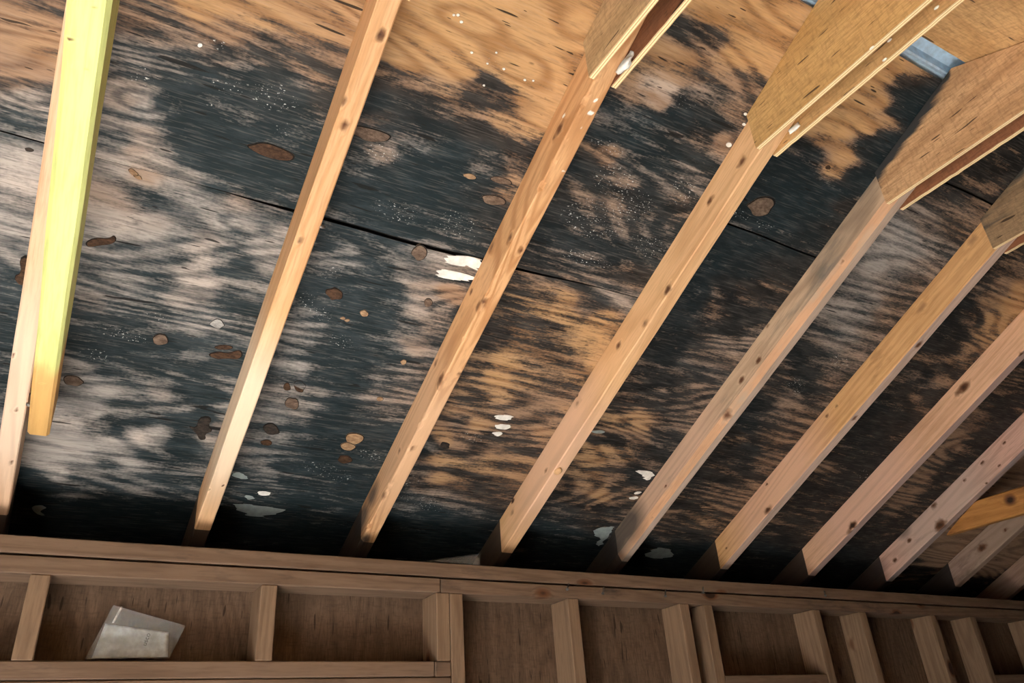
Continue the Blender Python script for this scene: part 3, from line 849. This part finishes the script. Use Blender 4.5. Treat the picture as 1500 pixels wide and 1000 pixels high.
# ------------------------------------------------------------------ trusses
KNOTS = {  # rafter number: (face S side / B bottom, photo x, y, radius m, strength)
    1: [('B', 20, 521, .004, 1), ('B', 23, 600, .005, .8), ('B', 17, 677, .006, .8)],
    2: [('B', 558, 53, .010, .9), ('B', 503, 148, .010, .7), ('B', 504, 184, .010, .8), ('B', 440, 352, .008, .7), ('B', 327, 710, .004, 1), ('B', 305, 717, .004, .9)],
    3: [('S', 820, 188, .014, .8), ('S', 812, 200, .008, .7), ('S', 747, 348, .010, .8), ('S', 720, 362, .012, .7), ('B', 763, 367, .008, .8), ('B', 709, 442, .010, .8),
        ('S', 700, 448, .012, .7), ('S', 638, 532, .010, .7), ('S', 645, 556, .016, .8), ('B', 673, 548, .008, .8), ('S', 690, 428, .007, .8), ('S', 585, 660, .009, .7), ('S', 562, 725, .012, .7), ('B', 604, 656, .007, .8)],
    4: [('S', 1087, 237, .012, .8), ('S', 1040, 294, .010, .85), ('S', 978, 424, .012, .9), ('S', 945, 473, .010, .7), ('S', 906, 506, .011, .8), ('S', 845, 579, .007, 1.2),
        ('S', 846, 590, .010, .6), ('S', 751, 733, .008, 1.2), ('S', 750, 750, .010, .6), ('S', 800, 688, .009, .7)],
    5: [('S', 1111, 527, .010, .9), ('S', 1086, 556, .010, .9), ('S', 1064, 609, .016, .9), ('S', 1080, 596, .010, .9), ('S', 1125, 477, .008, .6), ('S', 954, 759, .011, .9), ('S', 975, 712, .006, .9), ('S', 1232, 385, .007, 1)],
    6: [('B', 1346, 505, .011, .9), ('S', 1212, 609, .007, .8), ('S', 1225, 595, .006, .8), ('B', 1252, 612, .009, .8), ('S', 1125, 747, .012, .95), ('S', 1123, 709, .006, .9), ('S', 1350, 450, .02, .5),
        ('S', 1295, 452, .008, .7), ('S', 1064, 803, .005, .9), ('S', 1425, 352, .02, .5)],
    7: [('S', 1412, 567, .018, .9), ('S', 1404, 575, .014, .7), ('S', 1249, 769, .013, 1.1), ('S', 1244, 778, .014, .7), ('B', 1496, 518, .009, .9)],
    8: [('S', 1377, 769, .022, .9), ('S', 1332, 791, .010, .9), ('S', 1311, 820, .010, .9), ('S', 1368, 740, .013, .8), ('S', 1439, 677, .008, .9), ('S', 1413, 703, .007, .9), ('S', 1471, 648, .007, .9), ('S', 1445, 707, .006, .9), ('S', 1464, 682, .006, .9)],
    9: [('S', 1438, 802, .018, .9), ('S', 1425, 786, .014, .8), ('S', 1473, 776, .008, .9)],
}
SPOTS = {3: [('B', 864, 166, .004), ('B', 869, 166, .004), ('B', 851, 185, .0035), ('B', 826, 251, .004), ('B', 873, 147, .003), ('S', 826, 170, .005)]}
STAIN = {5: [('S', 1250, 320, .07, .5), ('S', 1225, 360, .07, .45), ('S', 1200, 395, .05, .45), ('S', 920, 770, .07, .9), ('S', 905, 790, .07, .9), ('S', 1270, 290, .05, .5)],
         3: [('S', 530, 760, .05, .9), ('S', 545, 725, .04, .8), ('B', 535, 790, .02, .8), ('S', 688, 358, .02, .6)],
         8: [('S', 1290, 830, .04, .5), ('S', 1325, 780, .03, .6)]}


def mark_field(P, items, X, power=2.0):
    """soft spots around points picked on the side or bottom face of the rafter at X"""
    r = np.zeros(len(P))
    ax = np.array([0, -C_, S_])
    for it in items:
        fc, x, y, rad = it[:4]
        am = it[4] if len(it) > 4 else 1.0
        c = on_plane(x, y, (1, 0, 0), X) if fc == 'S' else on_bottom(x, y)
        dlt = P - c
        al = dlt @ ax
        pe = np.sqrt(np.maximum(0, (dlt ** 2).sum(1) - al ** 2))
        e = np.sqrt((al * .62) ** 2 + pe ** 2) / (rad * .8)
        wv = np.array([noise.noise(Vector((q_[0] * 90 + x, q_[1] * 90, q_[2] * 90))) for q_ in dlt]) if len(dlt) < 40000 and rad < .03 else 0
        r = np.maximum(r, am * np.clip(1.25 - .75 * e * (1 + .45 * wv), 0, 1))
    return r


def rafter_mesh(i, X, lo_res=False, opp=False):
    """2x4 rafter with plumb-cut ends, rounded arrises and a hand-sawn waver"""
    w, d = W, D
    ch = .0025
    if i == 5 and not opp:
        prof = [(0, d - ch), (0, .020), (.0125, 0)]        # wane strip takes the lower corner away
        wane = True
    else:
        prof = [(0, d - ch), (0, ch), (ch, 0)]
        wane = False
    prof += [(w - ch, 0), (w, ch), (w, d - ch), (w - ch, d), (ch, d)]
    # refine the outline so that knots and stains show
    out = []
    tags = []
    n = len(prof)
    for k in range(n):
        a, b = np.array(prof[k]), np.array(prof[(k + 1) % n])
        L = np.linalg.norm(b - a)
        m = 1 if (lo_res or k >= n - 3 and k != n - 1) else max(1, int(L / .006))
        for t in range(m):
            out.append(a + (b - a) * t / m)
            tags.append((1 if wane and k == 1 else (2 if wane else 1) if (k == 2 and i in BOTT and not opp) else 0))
    out = np.array(out)
    st = [.40]
    if lo_res:
        ys = np.linspace(.40, YR + .002, 12)
    else:
        ys = np.concatenate([np.linspace(.40, .0895, 10), [.0855], np.linspace(.080, YR + .002, 190)])
    V = []
    for y in ys:
        for (py, pz) in out:
            V.append(((pz * S_ - y) / C_, py, pz))
    V = np.array(V)
    seed = i * 7.3
    jit = np.array([noise.noise_vector(Vector((q[0] * 5.0 + seed, q[1] * 18, q[2] * 18))) for q in V]) if not lo_res else np.zeros_like(V)
    V2 = V.copy()
    V2[:, 1] += jit[:, 1] * .0011
    V2[:, 2] += np.where(V[:, 2] < d * .9, jit[:, 2] * .0014, 0)
    if i == 3 and not opp:     # waney lower-left arris
        e = (np.hypot(V[:, 1], V[:, 2]) < .008)
        fine = np.array([noise.noise(Vector((q[0] * 38, 3.1, 0))) for q in V])
        V2[:, 2] += np.where(e, np.maximum(0, fine) * .010, 0)
        V2[:, 1] += np.where(e, np.maximum(0, fine) * .005, 0)
    m = len(out)
    F, mi = [], []
    for a in range(len(ys) - 1):
        for k in range(m):
            j = (k + 1) % m
            F.append((a * m + k, a * m + j, (a + 1) * m + j, (a + 1) * m + k))
            mi.append(tags[k])
    F.append(tuple(range(m - 1, -1, -1)))
    F.append(tuple((len(ys) - 1) * m + k for k in range(m)))
    mi += [0, 0]
    R = np.array(M_SL.to_3x3())
    P = V @ R.T + np.array([X, 0, Z0])
    at = {}
    if not lo_res:
        at['knot'] = mark_field(P, KNOTS.get(i, []), X)
        at['spot'] = mark_field(P, SPOTS.get(i, []), X)
        at['stain'] = mark_field(P, STAIN.get(i, []), X)
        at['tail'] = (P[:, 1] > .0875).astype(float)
        at['pink'] = np.clip((.15 - np.abs(P[:, 1] + .22) * .9) / .15 + .75, 0, 1) * (P[:, 1] > -1.0)  # hue of the light along the rafter, painted in as pinker wood
    return pydata('rafter', V2, F, mi, at)


MAT_GF = [
    ply_mat('gusset_face_a', (.56, .39, .215), (.43, .285, .145), axis=1, rings=10),
    ply_mat('gusset_face_b', (.60, .375, .155), (.46, .265, .095), axis=1, rings=8),
    ply_mat('gusset_face_c', (.62, .385, .205), (.40, .215, .10), axis=1, rings=22, mould=(.040, .042, .043), mould_amt=.25),
    ply_mat('gusset_face_d', (.34, .225, .125), (.20, .130, .075), axis=1, rings=16, mould=(.055, .055, .050), mould_amt=.35),
]
MAT_GIN = [ply_mat('gusset_inside_red', (.30, .125, .060), (.20, .080, .038), axis=1, rings=8),
           ply_mat('gusset_inside_tan', (.58, .35, .15), (.47, .27, .105), axis=1, rings=6)]

ZG = .615
YG = -1.102


def gusset_mesh(i, far):
    """pentagonal plywood plate, local origin at its lower corner on the eave side"""
    h_end = Z0 + D / C_ - T_ * YG - ZG - .004
    h_top = zr - ZG - .004
    Lh = YG - YR
    prof = [(0, 0), (0, h_end), (-Lh, h_top), (-2 * Lh, h_end), (-2 * Lh, 0)]
    # sampled outline so that the mould attribute can follow the upper edge
    nx = 34
    ys = np.linspace(0, -2 * Lh, nx + 1)
    V, at = [], []
    nz = 10
    for s in (0, PLY):
        for y in ys:
            top = h_end + (h_top - h_end) * (1 - abs(y + Lh) / Lh)
            for k in range(nz + 1):
                z = top * k / nz
                low = 0.0
                if far and k == 0:
                    low = noise.noise(Vector((y * 60, i * 3.0, 0))) * .0015
                V.append((s, y, z + low))
                if i == 5:
                    at.append(1.3 * max(0, 1 - (top - z) / .06) * (1 if y > -Lh else .4) + (.35 if z < .05 and y > -.09 else 0))
                elif i == 6:
                    at.append(.1 + .55 * (k / nz))
                else:
                    at.append(0)
    n = (nx + 1) * (nz + 1)
    F, mi = [], []
    I = lambda s, a, k: s * n + a * (nz + 1) + k
    outer = 0 if not far else 1
    for s in (0, 1):
        for a in range(nx):
            for k in range(nz):
                q = (I(s, a, k), I(s, a, k + 1), I(s, a + 1, k + 1), I(s, a + 1, k))
                F.append(q if s else q[::-1])
                mi.append(0 if s == outer else 2)
    for a in range(nx):
        for k in (0, nz):
            q = (I(0, a, k), I(1, a, k), I(1, a + 1, k), I(0, a + 1, k))
            F.append(q if k else q[::-1]); mi.append(1)
    for k in range(nz):
        for a in (0, nx):
            q = (I(0, a, k), I(1, a, k), I(1, a, k + 1), I(0, a, k + 1))
            F.append(q if not a else q[::-1]); mi.append(1)
    return pydata('gusset', V, F, mi, dict(mould=at))


LABEL = [
    'roof truss with a greenish yellow cross tie fixed to its side',
    'pale orange roof truss with three small round knots under its rafter',
    'roof truss with wavy growth rings on its rafter and white fluff inside its gussets',
    'smooth tan roof truss with golden gusset and a bulging round knot low on its rafter',
    'roof truss with a grey rafter edged by a salmon strip, black streaks along its gusset',
    'ochre roof truss under a dark grey mould-stained gusset',
    'pink roof truss beside the mould-stained one, with one big oval knot on its rafter',
    'pinkish roof truss with an orange cross tie fixed to its far side',
    'grey brown roof truss directly behind the orange cross tie',
    'dim brown roof truss, second one beyond the orange cross tie',
]


def nub(name, c, r, mat, parent, squash=(1, 1, 1), seed=0.0, amp=.25):
    """small lumpy solid"""
    import bmesh
    bm = bmesh.new()
    bmesh.ops.create_icosphere(bm, subdivisions=2, radius=1.0)
    for q in bm.verts:
        k = 1 + amp * noise.noise(q.co * 1.7 + Vector((seed, 0, 0)))
        q.co = Vector((q.co.x * squash[0], q.co.y * squash[1], q.co.z * squash[2])) * (r * k)
    me = bpy.data.meshes.new(name)
    bm.to_mesh(me)
    bm.free()
    for p_ in me.polygons:
        p_.use_smooth = True
    return link(name, me, mat, parent, Matrix.Translation(tuple(c)))


TR = []
RAF, GUS = {}, {}
for i, X in enumerate(RX, 1):
    t = root('roof_truss', (X, 0, Z0), LABEL[i - 1], 'roof truss', 'roof trusses')
    TR.append(t)
    mw = M_SL.copy()
    mw.translation = Vector((X, 0, Z0))
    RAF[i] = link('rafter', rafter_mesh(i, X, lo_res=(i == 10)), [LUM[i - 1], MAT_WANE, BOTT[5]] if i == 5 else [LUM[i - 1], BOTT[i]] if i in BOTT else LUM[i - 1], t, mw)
    mo = M_OP.copy()
    mo.translation = Vector((X + W, 2 * YR, Z0))
    link('rafter', rafter_mesh(i, X, lo_res=True, opp=True), LUM[i - 1], t, mo)
    fm = MAT_GF[{3: 0, 4: 1, 5: 2, 6: 3}.get(i, 0)]
    im = MAT_GIN[1 if i == 4 else 0]
    for far in (0, 1):
        gx = X - PLY - .0006 if not far else X + W + .0006
        GUS[i, far] = link('gusset', gusset_mesh(i, far), [fm, MAT_EDGE, im], t, Matrix.Translation((gx, YG, ZG)))

# the two cross ties
def tie_x(px, py):
    P = on_plane(px, py, (0, 0.0166, 1), .149 - .186 * .0166)
    return -P[1] - .186, P[0] + .3725


TM = [(*tie_x(126, 99), .0035, .012, .85), (*tie_x(100, 57), .004, .003, .8), (*tie_x(139, 13), .004, .003, .7), (*tie_x(60, 562), .002, .006, .7)]
TE = tie_x(60, 540)[0]


def tie_mesh(L, tilt, cut0, attr):
    n = 420
    V, pk, kn, st = [], [], [], []
    prof = []
    ch = .005
    base = [(0, D - ch), (0, ch), (ch, 0), (W - ch, 0), (W, ch), (W, D - ch), (W - ch, D), (ch, D)]
    for k in range(8):
        a, b = np.array(base[k]), np.array(base[(k + 1) % 8])
        m = max(1, int(np.linalg.norm(b - a) / .007))
        for q in range(m):
            prof.append(a + (b - a) * q / m)
    for a in range(n + 1):
        s = a / n
        for (py, pz) in prof:
            x = L * s + (cut0 * pz * (1 - s) if s < .2 else 0)
            j = noise.noise_vector(Vector((x * 4, py * 20, pz * 20 + L)))
            V.append((x, py + j[1] * .0012, pz + j[2] * .0012 + (max(0, noise.noise(Vector((x * 9, 5, 0)))) * .012 * (pz / D) if attr == 'o' else 0)))
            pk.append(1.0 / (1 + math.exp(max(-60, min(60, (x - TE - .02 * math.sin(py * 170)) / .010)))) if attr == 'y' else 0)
            kn.append((max([max(0, 1.2 - math.hypot((x - q[0]) / q[2], (py - q[1]) / q[3])) * q[4] for q in TM]) if pz < .01 else 0) if attr == 'y' else
                      max(0, 1.25 - .7 * math.hypot((x - .27) / .02, (pz - .055) / .018)))
            st.append(max(0, .9 - abs(x - .195) / .003) * (1 if pz < .004 and py < .018 else 0) if attr == 'y' else 0)
    m = len(prof)
    F = [(a * m + k, a * m + (k + 1) % m, (a + 1) * m + (k + 1) % m, (a + 1) * m + k) for a in range(n) for k in range(m)]
    F.append(tuple(range(m - 1, -1, -1)))
    F.append(tuple(n * m + k for k in range(m)))
    return pydata('cross_tie', V, F, None, dict(pink=pk, knot=kn, stain=st))


def tie(t, X, y0, z0, slope, cut, attr, mat, label):
    e = Vector((0, -1, slope)).normalized()
    ny = Vector((1, 0, 0))
    nz = e.cross(ny)
    mw = Matrix(((e.x, ny.x, nz.x, X), (e.y, ny.y, nz.y, y0), (e.z, ny.z, nz.z, z0), (0, 0, 0, 1)))
    o = link('cross_tie', tie_mesh(2.30, slope, cut, attr), mat, t, mw)
    o['label'] = label
    return o


tie(TR[0], -.3725, -.186, .149, .0166, .0, 'y', MAT_TIE_Y, 'greenish yellow cross tie with an orange end')
tie(TR[7], RX[7] + W + .0005, -.185, .176, .0, 1.75, 'o', MAT_TIE_O, 'orange cross tie with a dark knot')
for k, (y, z) in enumerate(((-.245, .175), (-.225, .205))):      # bolts clamping the yellow tie to its rafter
    nub('bolt', (-.3775, y, z + .012), .0065, MAT_NAIL, TR[0], (1.0, .8, .8), k, .1)

# small things fixed to the trusses
P = on_bottom(813, 690)
nub('knot', (RX[3] + .012, P[1], P[2] + .002), .013, LUM[3], RAF[4], (.8, 1.25, .8), 4.2, .15)
P = on_plane(916, 97, (1, 0, 0), RX[2] + W * .8)
nub('lint', (P[0], P[1], P[2] + .004), .012, MAT_WHITE, TR[2], (.5, 1.5, .9), 1.3, .8)
nub('lint', (P[0] + .004, P[1] - .012, P[2] + .016), .008, MAT_WHITE, TR[2], (.5, 1.3, .8), 7.7, .8)
P = on_plane(1163, 188, (1, 0, 0), RX[3] + W * .9)
nub('lint', (P[0], P[1], P[2]), .009, MAT_WHITE, TR[3], (.4, 1.6, .8), 2.9, .8)
for (x, y, i, f_) in ((1277, 70, 4, 0), (1303, 59, 4, .6), (1372, 11, 4, .6), (1296, 87, 4, .95)):
    X = RX[i - 1] - PLY if f_ == 0 else RX[i - 1] + W * f_
    P = on_plane(x, y, (1, 0, 0), X) if f_ == 0 else on_plane(x, y, (1, 0, 0), X)
    nub('staple', P, .0032, MAT_BRIGHT, GUS[i, 0 if f_ == 0 else 1], (.8, 1.6, .7), x, .1)
P = on_plane(469, 331, (1, 0, 0), RX[1] + W)
nub('nail', (P[0] + .003, P[1], P[2]), .006, MAT_NAIL, TR[1], (1.3, .7, .7), 3, .1)

# ------------------------------------------------------------------ the framed wall in view
wall = root('wall_back', (0, 0, ZF), kind='structure')
WD = .089
plates = [(-.0355, 0.0, XL, XR), (-.0765, -.0400, XL, .6065), (-.0765, -.0405, .609, XR)]
for (za, zb, xa, xb) in plates:
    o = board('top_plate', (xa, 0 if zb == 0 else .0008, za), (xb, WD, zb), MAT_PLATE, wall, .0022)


def stud(x0, zb, zt=-.0768, y0=.0, w=.0378, mat=None):
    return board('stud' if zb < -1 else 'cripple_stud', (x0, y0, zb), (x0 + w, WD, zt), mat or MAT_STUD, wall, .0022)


ZB = ZF + .038
for x0 in (-.780, -.315, .150):
    stud(x0, -.2415)
stud(.5935, -.2415)
stud(.5935, ZB, -.352)
stud(-.895, ZB)
for x0 in (.633, 1.000, 1.412, 1.509, 2.004, 2.246, 2.655, 2.912, 3.32, 3.73, 4.14, XL + .01):
    stud(x0, ZB)
board('bottom_plate', (XL, 0, ZF), (XR, WD, ZB), MAT_PLATE, wall)
board('header', (-.857, 0.0, -.2770), (.586, WD, -.2420), MAT_PLATE, wall)
board('header', (.588, 0.0012, -.2770), (.632, WD, -.2422), MAT_PLATE, wall)
board('header', (-.857, 0.0012, -.3515), (.632, WD, -.2785), MAT_PLATE, wall)
board('blocking', (1.5475, 0.002, -.325), (2.0035, WD, -.281), MAT_PLATE, wall)
board('blocking', (2.9505, 0.002, -.325), (3.3195, WD, -.288), MAT_PLATE, wall)
board('window_sill', (-.857, -.01, -1.19), (.5930, WD, -1.152), MAT_PLATE, wall)

# plywood siding behind the studs
for (xa, xb, za, zb) in ((XL, .650, -.3520, -.0), (XL, -.876, ZF, -.3530), (-.875, .650, ZF, -1.153), (.652, 1.868, ZF, 0), (1.870, 3.09, ZF, 0), (3.092, XR, ZF, 0)):
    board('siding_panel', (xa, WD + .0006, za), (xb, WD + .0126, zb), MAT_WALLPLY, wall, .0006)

# bent nails along the plate joint
for (x, y) in ((832, 858), (884, 864), (975, 868), (1030, 863), (1208, 868)):
    P = on_plane(x, y, (0, 1, 0), -.004)
    import bmesh
    bm = bmesh.new()
    bmesh.ops.create_cone(bm, cap_ends=True, segments=8, radius1=.0021, radius2=.0021, depth=.030)
    bmesh.ops.create_cone(bm, cap_ends=True, segments=10, radius1=.0045, radius2=.0045, depth=.002, matrix=Matrix.Translation((0, 0, -.015)))
    me = bpy.data.meshes.new('nail')
    bm.to_mesh(me)
    bm.free()
    q = Vector((.55, .45, .7)).to_track_quat('Z', 'Y').to_matrix().to_4x4()
    link('nail', me, MAT_NAIL, wall, Matrix.Translation(tuple(P)) @ q)

# eave: fascia and soffit close the space beyond the wall
eave = root('trim_1', (0, .2, 0), kind='structure')
board('fascia', (XL - .1, .402, -.16), (XR + .1, .420, .012), MAT_WALL, eave, 0)
board('soffit', (XL - .1, WD + .014, -.160), (XR + .1, .402, -.148), MAT_WALL, eave, 0)
for xa in (XL - .1, XR):
    board('end_cap', (xa, .0895, -.160), (xa + .1, .402, .15), MAT_WALL, eave, 0)
board('bearing_strip', (XL, .150, -.147), (XR, .188, .0165), MAT_FELT, eave, 0)

# window below the header
win = root('window_1', (-.13, .05, -1.15), kind='structure')
wx0, wx1, wz0, wz1 = -.856, .592, -1.151, -.3525
for (lo, hi) in (((wx0, .03, wz0), (wx0 + .045, .08, wz1)), ((wx1 - .045, .03, wz0), (wx1, .08, wz1)), ((wx0 + .045, .03, wz0), (wx1 - .045, .08, wz0 + .045)),
                 ((wx0 + .045, .03, wz1 - .045), (wx1 - .045, .08, wz1)), ((-.155, .03, wz0 + .045), (-.110, .08, wz1 - .045))):
    board('window_frame', lo, hi, MAT_WHITE, win)
mg, nt, bb = new_mat('window_glass')
g = G(nt)
tr_ = g.n('ShaderNodeBsdfTransparent')
gl = g.n('ShaderNodeBsdfGlossy')
gl.inputs['Roughness'].default_value = .05
mx = g.n('ShaderNodeMixShader')
mx.inputs[0].default_value = .08
nt.links.new(tr_.outputs[0], mx.inputs[1])
nt.links.new(gl.outputs[0], mx.inputs[2])
nt.links.new(mx.outputs[0], nt.nodes['Material Output'].inputs[0])
for (xa, xb) in ((wx0 + .045, -.155), (-.110, wx1 - .045)):
    board('pane', (xa, .053, wz0 + .045), (xb, .057, wz1 - .045), mg, win, 0)

# ------------------------------------------------------------------ the other walls, with the open doorway on the left
gz = Z0 + D / C_


def gable(name, x0, x1, door=None):
    r_ = root(name, (x0, 0, ZF), kind='structure')
    roof = [(.09, gz - T_ * .09 - .001), (YR, zr - .001), (YFR - .09, gz - T_ * .09 - .001)]
    if door is None:
        v, f = extrude_x('gable', [(.0885, ZF), roof[0], roof[1], roof[2], (YFR - .09, ZF)], x0, x1)
        link('wall_panel', pydata('wall_panel', v, f), MAT_WALL, r_, Matrix.Identity(4))
    else:
        ya, yb, zt = door
        for prof in ([(.0885, ZF), (.0885, zt), (yb, zt), (yb, ZF)], [(ya, ZF), (ya, zt), (YFR - .09, zt), (YFR - .09, ZF)],
                     [(.0885, zt), roof[0], roof[1], roof[2], (YFR - .09, zt)]):
            v, f = extrude_x('gable', prof, x0, x1)
            link('wall_panel', pydata('wall_panel', v, f), MAT_WALL, r_, Matrix.Identity(4))
    return r_


gable('wall_left', XL - .1, XL, (-2.05, -1.20, -.30))
gable('wall_right', XR, XR + .1)
board('wall_front', (XL, YFR - .1, ZF), (XR, YFR, .14), MAT_WALL, None, 0)['kind'] = 'structure'

# ------------------------------------------------------------------ plastic bag with a printed sheet, standing on the header
bag = root('plastic_bag', (-.09, .05, -.242), 'clear zip bag holding a printed white sheet, leaning on the window header', 'plastic bag')
mb, nt, bb = new_mat('clear_film')
g = G(nt)
fn = g.noise(g.coord((1, 1, 1)), 45.0, 4.0)
tr_ = g.n('ShaderNodeBsdfTransparent')
df = g.n('ShaderNodeBsdfPrincipled')
df.inputs['Base Color'].default_value = (.62, .68, .70, 1)
df.inputs['Roughness'].default_value = .25
mx = g.n('ShaderNodeMixShader')
g.put(mx.inputs[0], g.rng(fn, .3, .75, .04, .20))
nt.links.new(tr_.outputs[0], mx.inputs[1])
nt.links.new(df.outputs[0], mx.inputs[2])
nt.links.new(mx.outputs[0], nt.nodes['Material Output'].inputs[0])


def sheet(name, corners, mat, parent, nu=18, nv=14, thick=.0006, amp=.003, seed=0.0, yoff=0.0):
    """wavy sheet through four world corners (bl, br, tr, tl), closed with a small thickness"""
    bl, br, tr, tl = [np.array(c, float) for c in corners]
    V = []
    for s in (0, 1):
        for b in range(nv + 1):
            for a in range(nu + 1):
                u_, w_ = a / nu, b / nv
                p_ = (bl * (1 - u_) + br * u_) * (1 - w_) + (tl * (1 - u_) + tr * u_) * w_
                k = noise.noise(Vector((u_ * 3.1 + seed, w_ * 2.7, seed))) + .5 * noise.noise(Vector((u_ * 9 + seed, w_ * 8, 4)))
                V.append((p_[0], p_[1] + amp * k + yoff + s * thick, p_[2]))
    n = (nu + 1) * (nv + 1)
    F = []
    I = lambda s, a, b: s * n + b * (nu + 1) + a
    for b in range(nv):
        for a in range(nu):
            F.append((I(0, a, b), I(0, a + 1, b), I(0, a + 1, b + 1), I(0, a, b + 1)))
            F.append((I(1, a, b + 1), I(1, a + 1, b + 1), I(1, a + 1, b), I(1, a, b)))
    for a in range(nu):
        F.append((I(1, a, 0), I(1, a + 1, 0), I(0, a + 1, 0), I(0, a, 0)))
        F.append((I(0, a, nv), I(0, a + 1, nv), I(1, a + 1, nv), I(1, a, nv)))
    for b in range(nv):
        F.append((I(0, 0, b), I(0, 0, b + 1), I(1, 0, b + 1), I(1, 0, b)))
        F.append((I(1, nu, b), I(1, nu, b + 1), I(0, nu, b + 1), I(0, nu, b)))
    return link(name, pydata(name, V, F, smooth=True), mat, parent, Matrix.Identity(4))


bp = lambda x, y, Y: on_plane(x, y, (0, 1, 0), Y)
MAT_PAPER = plain('printed_paper', (.74, .84, .93), .7)
sheet('film', [bp(124, 965, .050), bp(248, 964, .050), bp(272, 916, .068), bp(166, 886, .074)], mb, bag, amp=.002, seed=1.0, thick=.0003)
sheet('film', [bp(124, 965, .056), bp(248, 964, .056), bp(272, 916, .074), bp(166, 886, .080)], mb, bag, amp=.002, seed=2.0, thick=.0003)
PAPER = sheet('paper', [bp(134, 964, .0535), bp(246, 962, .0535), bp(247, 926, .0655), bp(154, 913, .0705)], MAT_PAPER, bag, amp=.0016, seed=1.4, thick=.0004)
sheet('zip_strip', [bp(164, 912, .0660), bp(167, 912, .0660), bp(180, 889, .0720), bp(177, 888, .0720)], MAT_WHITE, bag, 3, 10, .0008, .001, 1.0)
MAT_INK = plain('ink', (.05, .06, .07), .6)


def text(s, px, py, Y, size, rot, mat):
    c = bpy.data.curves.new('printed_text', 'FONT')
    c.body = s
    c.size = size
    c.extrude = .0001
    c.materials.append(mat)
    o = bpy.data.objects.new('printed_text', c)
    COL.objects.link(o)
    mw = Matrix.Translation(tuple(bp(px, py, Y))) @ Matrix.Rotation(math.radians(90), 4, 'X') @ Matrix.Rotation(math.radians(rot), 4, 'Z')
    me = bpy.data.meshes.new_from_object(o)
    bpy.data.objects.remove(o)
    return link('printed_text', me, mat, PAPER, mw)


text('usco', 214, 946, .0500, .0140, 78, MAT_INK)

# crumpled film lying on the plate
scrap = root('plastic_scrap', (.66, .02, 0), 'crumpled scrap of clear plastic lying on top of the wall plate', 'plastic scrap')
sheet('film', [(.560, .004, .0015), (.726, .004, .0030), (.746, .030, .040), (.655, .040, .026)], mb, scrap, amp=.006, seed=5.0, thick=.0004)
sheet('film', [(.585, .012, .0015), (.735, .014, .0030), (.738, .036, .034), (.640, .046, .022)], mb, scrap, amp=.008, seed=8.0, thick=.0004)
